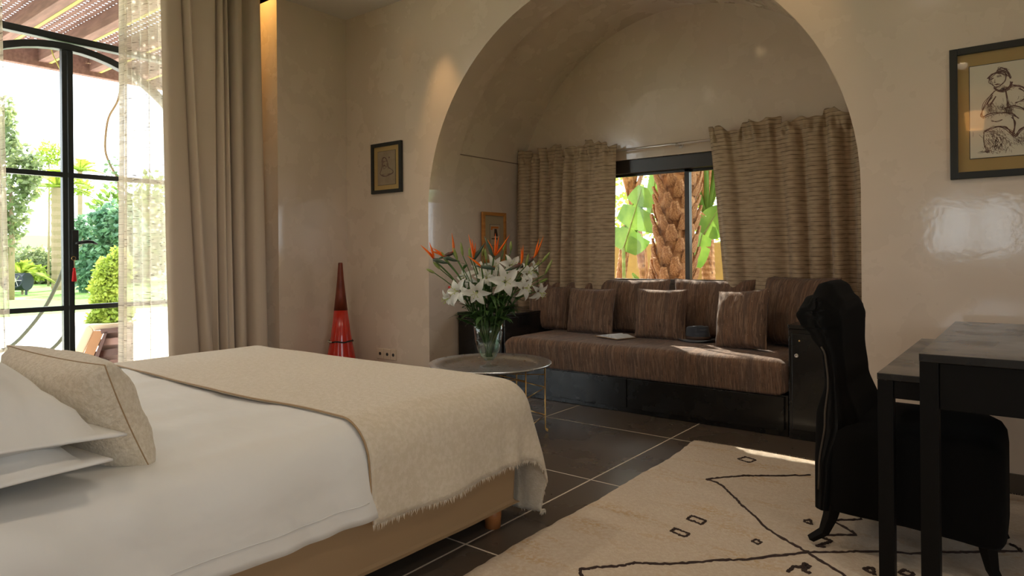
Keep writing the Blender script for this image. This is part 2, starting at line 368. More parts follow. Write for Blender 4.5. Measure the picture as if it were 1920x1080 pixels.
# wall behind the camera, with its own window
rx0, rx1, rz0, rz1, YF = -1.12, -.08, .95, 1.75, -3.2
fw = MB(); fw.box(-5.1, rx0, YF-.2, YF, 0, 3.5); fw.box(rx1, 2.6, YF-.2, YF, 0, 3.5); fw.box(rx0, rx1, YF-.2, YF, 0, rz0); fw.box(rx0, rx1, YF-.2, YF, rz1, 3.5)
struct('wall_front', fw, 'plaster')
ry0_, ry1_, rz0_, rz1_ = -1.6, .5, .75, 2.35
struct('wall_right', MB().box(2.4, 2.6, YF, ry0_, 0, 3.5).box(2.4, 2.6, ry1_, YB+.3, 0, 3.5).box(2.4, 2.6, ry0_, ry1_, 0, rz0_).box(2.4, 2.6, ry0_, ry1_, rz1_, 3.5), 'plaster')
w3 = struct('fill_window', MB().box(2.46, 2.54, ry0_, ry0_+.06, rz0_, rz1_).box(2.46, 2.54, ry1_-.06, ry1_, rz0_, rz1_).box(2.46, 2.54, ry0_, ry1_, rz0_, rz0_+.06).box(2.46, 2.54, ry0_, ry1_, rz1_-.06, rz1_).box(2.46, 2.54, -.58, -.52, rz0_, rz1_), 'iron')  # unseen window added in this wall to light the room from the right
obj('pane', MB().box(2.498, 2.502, ry0_+.05, ry1_-.05, rz0_+.05, rz1_-.05), 'pane', w3)
cl = MB(); cl.box(XL, 2.4, YF, YB, ZC, ZC+.12)
cl.box(-5.1, XL, 2.964, YB, ZC, ZC+.12)
cl.box(-5.1, 2.6, YF-.2, YN+.22, 3.5, 3.6)
struct('ceiling', cl, 'ceiling')
# skirting seen at the right end of the back wall
struct('baseboard_back', MB().box(AX+AR, 2.4, YB-.014, YB, 0, .085), mat('skirting_stone', (.10, .075, .055), .4), bevel=.003)
# floor: big dark tiles over pale joints
fl = struct('floor', MB().box(-5.1, 2.6, YF, YN, -.12, -.0008), 'grout')
TS = .87; tm = {}
for i in range(-4, 5):
    for j in range(-4, 6):
        x0 = -1.64+i*TS; y0 = 1.81+(j-2)*TS
        x1 = x0+TS; y1 = y0+TS
        x0c, x1c, y0c, y1c = max(x0, -4.84), min(x1, 2.4), max(y0, YF), min(y1, YN)
        if y0 > YV-.2: x0c, x1c = max(x0c, -3.63), min(x1c, -.67)
        if x1c-x0c < .05 or y1c-y0c < .05: continue
        g = .0042
        obj('tile', MB().box(x0c+g, x1c-g, y0c+g, y1c-g, -.0008, 0), 'tile', fl, bevel=.0004, bseg=1)

# ---------------------------------------------------- niche window
wn = struct('window_1', MB().box(wx0, wx0+.05, YN+.06, YN+.14, wz0, wz1).box(wx1-.05, wx1, YN+.06, YN+.14, wz0, wz1).box(wx0, wx1, YN+.03, YN+.15, wz1-.105, wz1).box(wx0, wx1, YN+.06, YN+.14, wz0, wz0+.05), 'bronze', bevel=.003)
for k, (a, b, yy) in enumerate(((wx0+.05, -2.075, YN+.085), (-2.115, wx1-.05, YN+.115))):
    s = obj('window_sash', MB().box(a, a+.038, yy, yy+.022, wz0+.05, wz1-.105).box(b-.038, b, yy, yy+.022, wz0+.05, wz1-.105).box(a, b, yy, yy+.022, wz0+.05, wz0+.09).box(a, b, yy, yy+.022, wz1-.125, wz1-.105), 'bronze', wn, bevel=.002)
    obj('pane', MB().box(a+.03, b-.03, yy+.009, yy+.013, wz0+.07, wz1-.115), 'pane', s)
# window behind the camera
wb = struct('window_2', MB().box(rx0, rx0+.06, YF-.14, YF-.06, rz0, rz1).box(rx1-.06, rx1, YF-.14, YF-.06, rz0, rz1).box(rx0, rx1, YF-.14, YF-.06, rz1-.06, rz1).box(rx0, rx1, YF-.14, YF-.06, rz0, rz0+.06).box(-.63, -.57, YF-.14, YF-.06, rz0, rz1), 'iron')
obj('pane', MB().box(rx0+.05, rx1-.05, YF-.105, YF-.1, rz0+.05, rz1-.05), 'pane', wb)

# ---------------------------------------------------- arched garden door (glazed steel screen)
DX = -4.9; dy0, dy1, dm = .77, 2.51, 1.635; zb1, zb2, ztr = 1.587, .735, 2.46
dr = struct('door_1', MB().box(DX-.03, DX+.03, -.35, -.30, 0, 3.22).box(DX-.03, DX+.03, 2.56, 2.57, 0, 3.22).box(DX-.03, DX+.03, -.35, 2.57, 3.18, 3.22), 'iron')
obj('transom', MB().box(DX-.03, DX+.03, -.30, 2.56, ztr-.022, ztr+.022), 'iron', dr, bevel=.004)
for y in (dy0-.03, dy1+.0): obj('door_post', MB().box(DX-.03, DX+.03, y, y+.045, 0, ztr-.02), 'iron', dr, bevel=.004)
ar = (dy1-dy0)/2
def archbar(r0, r1, x0, x1, n=32):
    mb = MB(); v = []; f = []
    for i in range(n+1):
        a = PI*i/n; c, s_ = math.cos(a), math.sin(a)
        zz = (ztr-.03-zb1)/ar
        for (rr, x) in ((r0, x0), (r1, x0), (r1, x1), (r0, x1)): v.append((x, dm-rr*c, zb1+rr*s_*zz))
    for i in range(n):
        for k in range(4): f.append((i*4+k, i*4+(k+1) % 4, (i+1)*4+(k+1) % 4, (i+1)*4+k))
    return mb.add(v, f)
obj('arch_frame', archbar(ar-.045, ar, DX-.03, DX+.03), 'iron', dr, bevel=.003)
for sgn in (-1, 1):
    leaf = obj('door_leaf', MB().box(DX-.02, DX+.022, dm+(0.002 if sgn > 0 else -.032), dm+(.032 if sgn > 0 else -.002), .02, ztr-.075), 'iron', dr, bevel=.003)
    ye = dm+sgn*(ar-.05)
    for z in (zb1, zb2, .04): obj('glazing_bar', MB().box(DX-.014, DX+.02, min(dm, ye), max(dm, ye), z-.016, z+.016), 'iron', leaf, bevel=.003)
    obj('leaf_stile', MB().box(DX-.014, DX+.02, ye-.018, ye+.018, .02, zb1), 'iron', leaf, bevel=.003)
    obj('pane', MB().box(DX-.002, DX+.002, min(dm, ye)+.01, max(dm, ye)-.01, .06, zb1-.016), 'pane', leaf)
    # arched head pane
    n = 20; v = [(DX, dm, zb1+.016)]; zz = (ztr-.03-zb1)/ar
    for i in range(n+1):
        a = PI/2*i/n; v.append((DX, dm+sgn*(ar-.03)*math.sin(a), zb1+(ar-.03)*zz*math.cos(a)))
    obj('pane', MB().add(v, [(0, i, i+1) for i in range(1, n+1)]), 'pane', leaf, solid=.004)
tp = MB().box(DX-.002, DX+.002, -.3, 2.56, ztr+.02, 3.18)
tp.box(DX-.002, DX+.002, -.3, dy0-.03, .02, ztr-.02); tp.box(DX-.002, DX+.002, dy1+.045, 2.56, .02, ztr-.02)
obj('pane', tp, 'pane', dr)
hp = atX(134, 440, DX+.03)
hb = obj('handle_plate', MB().box(DX+.022, DX+.032, hp.y+.0, hp.y+.042, hp.z-.165, hp.z+.03), 'iron', dr, bevel=.004)
hz = hp.z-.055; hy = hp.y+.021
obj('door_handle', MB().tube([(DX+.03, hy, hz), (DX+.06, hy, hz), (DX+.068, hy+.02, hz+.004), (DX+.07, hy+.05, hz+.01), (DX+.07, hy+.085, hz+.008), (DX+.07, hy+.115, hz-.006)], [.008, .009, .011, .012, .010, .005], 10), 'iron', dr, smooth=True)
# key with red tassel hanging from the lock
kx = DX+.05; kz = hp.z-.14; ky = hp.y+.005
kt = thing('key_with_tassel', 'key ring with red tassel hanging from the garden door lock', 'key', (kx, ky, kz))
ringpts = [(kx, ky+.012*math.cos(a*PI/6), kz-.012+.012*math.sin(a*PI/6)) for a in range(13)]
obj('key', MB().tube([(DX+.034, ky, kz), (kx+.004, ky, kz)], .003, 6).tube(ringpts, .0018, 5), 'brass', kt)
obj('cord', MB().tube([(kx, ky, kz-.024), (kx, ky+.003, kz-.05), (kx, ky+.002, kz-.075)], .0022, 5), 'seam', kt)
tq = obj('tassel', MB().lathe([(.003, 0), (.009, -.006), (.007, -.014), (.010, -.03), (.014, -.085), (.012, -.088)], 10, (kx, ky+.002, kz-.072)), 'tassel', kt, smooth=True)

# recessed spots: fitting + warm lamp below
def spot(x, y, z, pw, size, ang=70, tgt=None, label='', col=(1, .72, .42), blend=.6):
    t = thing('recessed_spotlight', label, 'ceiling light', (x, y, z), 'recessed ceiling spots')
    obj('trim_ring', MB().lathe([(.030, -.004), (.045, -.004), (.045, 0), (.030, 0), (.030, -.004)], 24, (x, y, z), cap=False), 'lamp_metal', t, smooth=True)
    obj('bulb', MB().lathe([(.001, -.001), (.028, -.001), (.028, .0), (.001, .0)], 16, (x, y, z)), 'spot', t)
    ld = bpy.data.lights.new('spot_lamp', 'SPOT'); ld.energy = pw; ld.color = col; ld.spot_size = math.radians(ang); ld.spot_blend = blend; ld.shadow_soft_size = size
    lo = bpy.data.objects.new('spot_lamp', ld); COL.objects.link(lo); lo.location = (x, y, z-.02)
    d = Vector(tgt if tgt else (x, y, 0))-Vector((x, y, z)); lo.rotation_euler = d.to_track_quat('-Z', 'Y').to_euler()
WARM = (1, .62, .27)
spot(-3.44, 3.30, ZC, 17, .03, 36, (-3.47, 3.64, 1.85), 'recessed spotlight left of the arch, close to the back wall', WARM, .9)
spot(-.92, 3.30, ZC, 7, .03, 36, (-.95, 3.64, 2.1), 'recessed spotlight right of the arch, close to the back wall', WARM, .9)
spot(-4.70, 2.86, 3.50, 44, .02, 56, (-4.70, 3.05, 0), 'recessed spotlight in the curtain slot above the drape', (1, .58, .15), .9)
k = 0
spot(-2.15, 2.75, ZC, 20, .05, 120, (-2.3, 3.3, 0), 'added fill spotlight over the round tray table', (1, .84, .66), 1.0)  # unseen lamp added to brighten the niche, tray and flowers
for (x, y, lab) in ((-3.2, 1.4, 'over the bed'), (-.6, 1.4, 'over the rug'), (-3.2, -1.4, 'over the bed head side of the room'), (-.6, -1.4, 'near the wall behind the camera'), (1.3, 1.4, 'over the right end of the tables'), (1.3, -1.4, 'in the far rear right corner')):
    spot(x, y, ZC, 24, .05, 160, None, 'added fill spotlight '+lab, (1, .84, .66), 1.0)  # unseen ceiling spots added as general fill for the room
# wall lamp on the wall behind the camera (seen mirrored in the picture glass)
wl = thing('wall_sconce', 'woven wall lamp glowing orange on the wall behind the camera', 'lamp', (-.59, YF, 2.68))
obj('bracket', MB().box(-.62, -.56, YF, YF+.05, 2.65, 2.73), 'iron', wl)
obj('lamp_shade', MB().lathe([(.09, -.10), (.11, .12)], 24, (-.59, YF+.14, 2.68), cap=False), 'shade', wl, smooth=True)

# ---------------------------------------------------- sockets
so = atY(701, 671, YB); 
for i, (a, b) in enumerate(((709, 720), (722, 733.5), (735, 743))):
    p0 = atY(a-.5, 671, YB); p1 = atY(b+.7, 671, YB); c = (p0+p1)/2; zc = .262-.0; w = .062
    t = thing('wall_socket', ['left cream wall socket above the bed foot', 'middle cream wall socket of the three', 'right cream wall socket, nearest the arch'][i], 'socket', (c.x, YB, zc), 'three sockets on the back wall')
    obj('face_plate', MB().box(p0.x, p1.x, YB-.010, YB-.001, zc-.042, zc+.042), 'socket', t, bevel=.003)
    obj('socket_hole', MB().lathe([(.013, 0), (.013, .002)], 16).xf(Matrix.Translation((c.x, YB-.010, zc)) @ Matrix.Rotation(PI/2, 4, 'X')), 'dark', t)

# ---------------------------------------------------- cloth drawing helpers for pictures
def stroke(mb, pts, w, y):
    P_ = [Vector((a, y, b)) for a, b in pts]
    for a, b in zip(P_, P_[1:]):
        d = b-a
        if d.length < 1e-6: continue
        n = Vector((-d.z, 0, d.x)).normalized()*w*.5
        mb.add([a-n, a+n, b+n*.8, b-n*.8], [(0, 1, 2, 3)])
def picture(name, label, x0, x1, z0, z1, fwid, mx, mz, strokes, m_mat, m_paper, tilt=0):
    t = thing(name, label, 'picture', ((x0+x1)/2, YB, (z0+z1)/2))
    y = YB-.025
    obj('frame', MB().box(x0, x0+fwid, y, YB-.002, z0, z1).box(x1-fwid, x1, y, YB-.002, z0, z1).box(x0+fwid, x1-fwid, y, YB-.002, z0, z0+fwid).box(x0+fwid, x1-fwid, y, YB-.002, z1-fwid, z1), 'frame_black', t, bevel=.002)
    obj('mount', MB().box(x0+fwid, x1-fwid, y+.014, YB-.003, z0+fwid, z1-fwid), m_mat, t)
    a0, a1, b0, b1 = x0+mx, x1-mx, z0+mz, z1-mz
    obj('mount_edge', MB().box(a0-.003, a1+.003, y+.012, y+.014, b0-.003, b1+.003), 'frame_black', t)
    pp = obj('paper', MB().box(a0, a1, y+.010, y+.0125, b0, b1), m_paper, t)
    mb = MB(); strokes(mb, a0, a1, b0, b1, y+.0095); obj('drawing', mb, 'ink', pp)
    obj('picture_glass', MB().box(x0+fwid*.8, x1-fwid*.8, y+.004, y+.0055, z0+fwid*.8, z1-fwid*.8), 'picglass', t)
    return t
def curve(pts, n=10):
    out = []
    for i in range(len(pts)-1):
        p0 = pts[max(i-1, 0)]; p1 = pts[i]; p2 = pts[i+1]; p3 = pts[min(i+2, len(pts)-1)]
        for k in range(n):
            t = k/n
            out.append(tuple(.5*((2*p1[j])+(-p0[j]+p2[j])*t+(2*p0[j]-5*p1[j]+4*p2[j]-p3[j])*t*t+(-p0[j]+3*p1[j]-3*p2[j]+p3[j])*t**3) for j in range(len(p1))))
    out.append(tuple(pts[-1])); return out
def sketch(lines, seed, dens, sw):
    def fn(mb, x0, x1, z0, z1, y):
        rr = random.Random(seed)
        for pts, w, rep in lines:
            for k in range(rep):
                q = [(lerp(x0, x1, a+rr.gauss(0, .006)*(k > 0)*1.6), lerp(z0, z1, 1-b+rr.gauss(0, .006)*(k > 0)*1.3)) for a, b in pts]
                stroke(mb, curve(q, 6), sw*w*rr.uniform(.6, 1.1), y-.00005*k)
        for (a, b, ra, rb, n, ang) in dens:
            for k in range(n):
                u = a+rr.gauss(0, .5)*ra; v = b+rr.gauss(0, .5)*rb; th = ang+rr.gauss(0, .5); l = rr.uniform(.02, .06)
                pts = [(u, v), (u+l*.5*math.cos(th)+rr.gauss(0, .006), v+l*.5*math.sin(th)), (u+l*math.cos(th), v+l*math.sin(th))]
                stroke(mb, [(lerp(x0, x1, min(.97, max(.03, c))), lerp(z0, z1, 1-min(.97, max(.03, d)))) for c, d in pts], sw*rr.uniform(.25, .6), y)
    return fn
big = sketch([
    ([(.20,.155),(.235,.12),(.29,.10),(.35,.105),(.39,.14)], 1.6, 5), ([(.29,.10),(.31,.06),(.36,.075),(.40,.12),(.42,.18)], 1.6, 5),
    ([(.21,.15),(.215,.19),(.24,.23),(.28,.255),(.33,.24),(.37,.20),(.38,.15)], 1.1, 3), ([(.22,.165),(.25,.155)], 1.5, 3), ([(.29,.15),(.33,.145)], 1.5, 3),
    ([(.265,.17),(.26,.20),(.275,.205)], 1, 2), ([(.26,.225),(.30,.22)], 1.5, 3),
    ([(.25,.26),(.28,.29),(.35,.30),(.41,.27),(.43,.22)], 1.6, 5), ([(.27,.29),(.22,.33),(.16,.42),(.12,.52),(.13,.56)], 1.4, 4),
    ([(.42,.25),(.50,.27),(.58,.31),(.64,.37),(.70,.44)], 1.4, 4), ([(.37,.30),(.39,.38),(.39,.48)], 1.2, 4), ([(.24,.34),(.19,.42),(.21,.44),(.27,.35)], 1.2, 3),
    ([(.13,.57),(.22,.53),(.34,.53),(.43,.56),(.50,.62)], 1.2, 4), ([(.50,.30),(.58,.36),(.55,.42),(.47,.45)], 1.1, 3), ([(.36,.50),(.45,.48),(.55,.52),(.62,.60)], 1.4, 4),
    ([(.15,.72),(.25,.68),(.36,.70),(.44,.76),(.47,.80),(.52,.74),(.62,.68),(.74,.66)], 1.4, 5), ([(.15,.72),(.14,.80),(.16,.90),(.20,.95)], 1, 3),
    ([(.44,.58),(.46,.68),(.45,.78)], 1.5, 4), ([(.60,.60),(.68,.55),(.80,.60),(.84,.72),(.86,.90)], 1.3, 4), ([(.55,.82),(.62,.90),(.70,.95)], 1.3, 4),
    ([(.22,.60),(.28,.63),(.34,.61)], 1, 2), ([(.70,.44),(.80,.55),(.86,.66)], 1.2, 3)], 3,
    [(.34,.46,.12,.05,60,1.4), (.40,.50,.05,.04,60,1.5), (.20,.46,.05,.08,50,1.3), (.25,.74,.12,.04,60,.3), (.28,.84,.14,.10,190,1.3), (.50,.82,.10,.06,60,.8), (.66,.80,.10,.12,110,1.2), (.60,.40,.08,.08,50,.9), (.33,.09,.05,.03,40,.5), (.35,.28,.07,.02,50,.2), (.14,.94,.06,.004,25,0)], .0024)
picture('large_framed_drawing', 'large black framed ink drawing of seated person in ochre mount, on the right wall part', -.300, .195, 1.372, 1.955, .030, .075, .088, big, 'mat_tan', 'paper')
small = sketch([
    ([(.27,.40),(.25,.28),(.30,.20),(.40,.19),(.50,.24),(.56,.32),(.60,.42),(.62,.52)], 2.0, 6), ([(.27,.40),(.30,.48),(.37,.52),(.46,.50),(.54,.44)], 1.2, 3),
    ([(.33,.44),(.40,.42),(.46,.45)], 3, 5), ([(.36,.30),(.40,.30)], 2, 3), ([(.46,.29),(.52,.30)], 2, 3),
    ([(.26,.42),(.20,.55),(.14,.64),(.20,.70),(.34,.74),(.48,.75),(.64,.72),(.84,.68),(.88,.62),(.76,.55),(.62,.50)], 1.8, 5), ([(.64,.18),(.66,.22),(.70,.20)], 2, 4)], 5,
    [(.32,.30,.06,.10,60,1.4), (.55,.40,.05,.10,60,1.3), (.30,.70,.15,.03,60,.2), (.65,.70,.15,.03,60,.1)], .0022)
picture('small_framed_portrait', 'small black framed portrait sketch in ochre mount, beside the corner of the room', -4.262, -3.905, 1.553, 1.957, .028, .075, .068, small, 'mat_tan2', 'paper2')
# wood-framed print on the niche side wall
y0, y1, z0, z1 = 4.235, 4.545, .985, 1.412; X0 = -3.632
pf = thing('oak_framed_print', 'light wood framed print behind the flowers on the niche side wall', 'picture', (X0, (y0+y1)/2, z0))
obj('frame', MB().box(X0+.001, X0+.024, y0, y0+.028, z0, z1).box(X0+.001, X0+.024, y1-.028, y1, z0, z1).box(X0+.001, X0+.024, y0+.028, y1-.028, z0, z0+.028).box(X0+.001, X0+.024, y0+.028, y1-.028, z1-.028, z1), 'wood_frame', pf, bevel=.002)
obj('mount', MB().box(X0+.002, X0+.012, y0+.028, y1-.028, z0+.028, z1-.028), 'linen_mount', pf)
obj('mount_edge', MB().box(X0+.012, X0+.0135, y0+.098, y1-.078, z0+.145, z1-.10), 'frame_black', pf)
pp = obj('paper', MB().box(X0+.0135, X0+.0145, y0+.101, y1-.081, z0+.148, z1-.103), mat('pale_print', (.42, .33, .23), .8), pf)
yc = y0+.11
obj('drawing', MB().box(X0+.0146, X0+.0152, yc+.004, yc+.10, z1-.136, z1-.12).box(X0+.0146, X0+.0150, yc, yc+.02, z1-.15, z1-.122), mat('print_orange', (.5, .15, .02), .8), pp)
fz = [(yc+.045, z1-.14), (yc+.075, z1-.14), (yc+.09, z1-.20), (yc+.038, z1-.20)]
obj('figure', MB().add([(X0+.0155, a, b) for a, b in fz], [(0, 1, 2, 3)]).box(X0+.0148, X0+.0152, yc+.006, yc+.10, z1-.228, z1-.219), mat('print_dark', (.05, .025, .015), .8), pp)

# ============================================================ FURNITURE
# ---- bed
BX0, BX1, BY0, BY1, BZ = -3.47, -1.53, -.02, 2.14, .555
bed = thing('bed', 'large bed with tan fabric base and wooden feet in the left foreground', 'bed', ((BX0+BX1)/2, 1.0, 0))
def basefn():
    mb = MB(); n = 60
    x0, x1, y0, y1 = BX0+.06, BX1-.075, BY0+.02, BY1-.075
    per = []
    for (ax, ay, bx, by) in ((x0, y0, x1, y0), (x1, y0, x1, y1), (x1, y1, x0, y1), (x0, y1, x0, y0)):
        for i in range(n): t = i/n; per.append((lerp(ax, bx, t), lerp(ay, by, t)))
    cx, cy = (x0+x1)/2, (y0+y1)/2; m_ = len(per); rows = 7; vs = []
    for r in range(rows+1):
        z = lerp(.33, .085, r/rows)
        for (x, y) in per:
            dx, dy = x-cx, y-cy
            k_ = 1-.004*r/rows
            # soften corners
            q = Vector((x, y, z)); off = .010*nz((x*2.2, y*2.2, z*5), 1, 2)*(.3+r/rows)
            zz = z + (.012*nz((x*3, y*3, 0), 1, 8)*(r/rows))
            vs.append((cx+dx*k_+off*(1 if dx > 0 else -1), cy+dy*k_+off*(1 if dy > 0 else -1), zz))
    fs = [(r*m_+i, r*m_+(i+1) % m_, (r+1)*m_+(i+1) % m_, (r+1)*m_+i) for r in range(rows) for i in range(m_)]
    fs += [tuple(range(m_)), tuple(reversed(range(rows*m_, (rows+1)*m_)))]
    return mb.add(vs, fs)
obj('base', basefn(), 'bedbase', bed, smooth=False, bevel=.015)
for (x, y) in ((BX1-.13, BY1-.15), (BX1-.13, .1), (BX0+.13, BY1-.15), (BX0+.13, .1)):
    obj('leg', MB().lathe([(.030, 0), (.036, .09)], 20, (x, y, 0)), 'wood_leg', bed, smooth=True)
obj('mattress', MB().box(BX0+.07, BX1-.085, BY0+.05, BY1-.09, .335, BZ-.035), 'white_linen', bed, bevel=.06, bseg=4)
def drape(s, t, x0, x1, y0, y1, zt, rho, p=2.0, zmin=.015, fold=0, seed=0):
    cx = min(max(s, x0+rho), x1-rho); cy = min(t, y1-rho)
    a, b = s-cx, t-cy; A, B = abs(a), abs(b); L = (A**p+B**p)**(1/p)
    if L < 1e-9: return Vector((cx, cy, zt))
    l2 = math.hypot(a, b); n = Vector((a/l2, b/l2, 0)); th = L/rho
    if th < PI/2: off = rho*math.sin(th); z = zt-rho*(1-math.cos(th)); dr_ = 0
    else: off = rho; dr_ = L-rho*PI/2; z = zt-rho-dr_
    cor = min(A, B)/max(A, B, 1e-6)
    off += dr_*.04+fold*dr_*(math.sin((cx+cy)*11+seed)+.6*math.sin((cx*1.7+cy*2.3)*9))+dr_*cor*.22
    if z < zmin: off += (zmin-z)*.5; z = zmin+.0
    return Vector((cx, cy, z))+n*off
# duvet
def duvfn(u, v):
    h = .285+.03
    s = lerp(BX0-.12, BX1+.20, u); t = lerp(BY0, BY1-.09, v)
    P_ = drape(s, t, BX0+.012, BX1-.012, BY0, BY1-.012, BZ-.008, .12, fold=.03, seed=1)
    w = .013*nz((P_.x*2.5, P_.y*5, P_.z*3), 1, 4)+.006*nz((P_.x*9, P_.y*5, P_.z*6), 1, 1)+.014*max(0, nz((P_.x*1.5, P_.y*1.5, 0), 1, 6))
    side = max(0, min(1, (P_.x-(BX1-.10))/.08)); wr = side*.012*math.sin(P_.y*38+P_.z*30+4*nz(P_, 3))*max(0, nz((P_.y*1.6, P_.z*2, 1), 1, 3)+.3)
    if P_.y > 1.33: w *= .15; wr = 0; w -= .012*min(1, (P_.y-1.33)/.1)
    return P_+Vector((side*w+wr, 0, (1-side)*w))
dv = tag(obj('duvet', MB().grid(duvfn, 120, 110), 'white_linen', smooth=True, solid=.012), 'smooth white duvet covering the bed up to the beige blanket', 'duvet')
def hemline(s_, a, b, n, off, r):
    return [duvfn((s_-(BX0-.12))/((BX1+.20)-(BX0-.12)), lerp(a, b, i/n))+Vector(off) for i in range(n+1)]
obj('hem_seam', MB().tube(hemline(BX1+.145, .1, .62, 60, (.0075, 0, 0), 0), .0014, 5), 'white_linen', dv, smooth=True)
# blanket
bs0, bs1, bt0, bt1 = BX0-.24, BX1+.245, 1.27, BY1+.50
def blfn(u, v):
    s = lerp(bs0, bs1, u)+.006*math.sin(v*9); t = lerp(bt0+.012*math.sin(s*3.1)+.006*math.sin(s*9), bt1, v)
    P_ = drape(s, t, BX0, BX1, BY0, BY1, BZ+.010, .125, p=3.2, zmin=.03, fold=.05, seed=2)
    w = .005*nz((P_.x*3, P_.y*3, P_.z*3), 1, 14)+.012*max(0, nz((P_.x*1.5, P_.y*1.5, 0), 1, 6))*(P_.z > .5)
    # soft vertical folds where cloth gathers round the near foot corner
    if P_.z < .47:
        d = Vector((P_.x-BX1+.3, P_.y-BY1+.3)); ang = math.atan2(d.y, d.x); g = max(0, 1-abs(ang-.75)/.9)*min(1, (.47-P_.z)/.2)
        w += g*.016*math.sin(ang*17+1.5)
        nrm = Vector((d.x, d.y, 0)).normalized() if g > 0 else (Vector((1, 0, 0)) if P_.x > BX1-.05 else Vector((0, 1, 0)))
        return P_+nrm*w
    return P_+Vector((0, 0, w))
bl = thing('blanket', 'cream woollen blanket with frayed edge laid over the bed foot', 'blanket', ((BX0+BX1)/2, 1.7, BZ))
obj('cloth', MB().grid(blfn, 130, 80), 'blanket', bl, smooth=True, solid=.007)
obj('edge_seam', MB().tube([blfn(i/160, 0)+Vector((0, -.003, .003)) for i in range(161)], .0030, 5), 'seam', bl, smooth=True)
fr = MB()
def fringe(a, d, L_):
    sd = Vector((R.gauss(0, .3), 1, R.gauss(0, .2)))*.0016 if abs(d.x) < .1 else Vector((.0016, .0016, 0))
    fr.add([a-sd, a+sd, a+d*L_], [(0, 1, 2)])
for i in range(330):
    v = i/329; a = blfn(1, v); fringe(a, Vector((R.gauss(0, .12), R.gauss(0, .25), -1)).normalized(), R.uniform(.010, .026))
for i in range(430):
    u = i/429; a = blfn(u, 1); fringe(a, Vector((R.gauss(0, .25), R.gauss(.3, .2), -.6)).normalized(), R.uniform(.008, .02))
obj('fringe', fr, 'blanket', bl, kind='stuff')

# ---- pillow and cushion maker (local: width X, height Z, thickness Y)
def pillow_mb(w, h, th, flange=0., pinch=.10, seed=0, n=26, wr=.004, sag=0., flat=.42, asym=1.0):
    mb = MB()
    for side in (1, -1):
        def fn(u, v, side=side):
            a, b = u*2-1, v*2-1
            f = flange/(w/2); g = flange/(h/2)
            ai = min(1, abs(a)/(1-f)); bi = min(1, abs(b)/(1-g))
            t = max(0, (1-ai**2.4))**flat*max(0, (1-bi**2.4))**flat*th/2
            px = pinch*(1-b*b)*abs(a)**3; pz = pinch*(1-a*a)*abs(b)**3
            x = a*w/2*(1-px); z = b*h/2*(1-pz)
            q = nz((a*2.2, b*2.2, side), 1, seed)*wr*2+nz((a*5, b*5, side), 1, seed+3)*wr
            e = min(1, t/(th*.12)) if th else 0
            bulge = sag*t*(-b)*1.2
            return Vector((x, side*(max(t+q*e+bulge, 0.0)*(asym if side > 0 else 2-asym)+.0025), z - sag*.02*(1-b)))
        g = MB().grid(fn, n, n)
        if side > 0: g.f = [tuple(reversed(q)) for q in g.f]
        mb.add(g.v, g.f)
    # close the rim
    m_ = n+1; off = m_*m_
    rim = [i*m_ for i in range(m_)]+[(m_-1)*m_+j for j in range(1, m_)]+[i*m_+m_-1 for i in range(m_-2, -1, -1)]+[j for j in range(m_-2, 0, -1)]
    mb.f += [(rim[i], rim[(i+1) % len(rim)], rim[(i+1) % len(rim)]+off, rim[i]+off) for i in range(len(rim))]
    return mb, [mb.v[i]*.5+mb.v[i+off]*.5 for i in rim]
def soft(name, label, cat, w, h, th, loc, rot, m, piping=None, group=None, part='cover', **k):
    mb, rim = pillow_mb(w, h, th, **k)
    t = local(name, label, cat, group)
    obj(part, mb, m, t, smooth=True)
    if piping: obj('piping', MB().tube(rim+[rim[0]], piping[1], 6, caps=False), piping[0], t, smooth=True)
    t.location = loc; t.rotation_euler = rot; return t
soft('throw_cushion', 'beige boucle cushion leaning on the white pillows at the bed head', 'cushion', .50, .30, .17, (-1.945, .665, .672), (math.radians(22), math.radians(1.5), math.radians(6)), 'boucle', ('seam', .0016), pinch=.05, seed=4, wr=.004, flat=.38)
soft('pillow', 'lower white pillow with flat flange, under the other white pillow', 'pillow', .78, .54, .13, (-1.93, .315, .612), (math.radians(90+2), 0, math.radians(2)), 'white_linen', None, 'white pillows on the bed', flange=.045, pinch=.05, seed=8, wr=.009, asym=1.45)
soft('pillow', 'upper white pillow lying on top of the other white pillow', 'pillow', .80, .56, .21, (-1.955, .335, .682), (math.radians(90-3), math.radians(.5), math.radians(3)), 'white_linen', None, 'white pillows on the bed', flange=.05, pinch=.05, seed=12, wr=.010, asym=1.5)

# ---- tray table
TX, TY, TZ = -2.51, 3.0, .415; TR = .358
tt = thing('tray_table', 'round engraved metal tray table on thin brass wire stand holding the vase', 'table', (TX, TY, 0))
prof = [(.002, -.012), (.255, -.012), (.275, -.004), (.285, .004), (.32, .006), (TR-.004, .012), (TR, .008), (TR-.004, .002), (.32, -.002), (.29, -.010), (.27, -.020), (.002, -.020)]
obj('tray', MB().lathe(prof, 72, (TX, TY, TZ)), 'tray', tt, smooth=True)
legs = []
for a in (-52, 10, 62, 118, 176, 236):
    aa = math.radians(a)+YAW; x, y = TX+.325*math.cos(aa), TY+.325*math.sin(aa); legs.append((x, y))
    obj('leg', MB().tube([(x, y, TZ-.004), (x, y, .03), (x+.006, y, .012), (x+.016, y, .008), (x+.018, y, .018), (x+.008, y, .022)], .0042, 8), 'brass', tt, smooth=True)
for z in (.265, .10): 
    rb = MB()
    for i in range(6):
        a, b = legs[i], legs[(i+1) % 6]; rb.tube([(a[0], a[1], z), (b[0], b[1], z)], .0032, 6)
    obj('stretcher', rb, 'brass', tt, smooth=True)
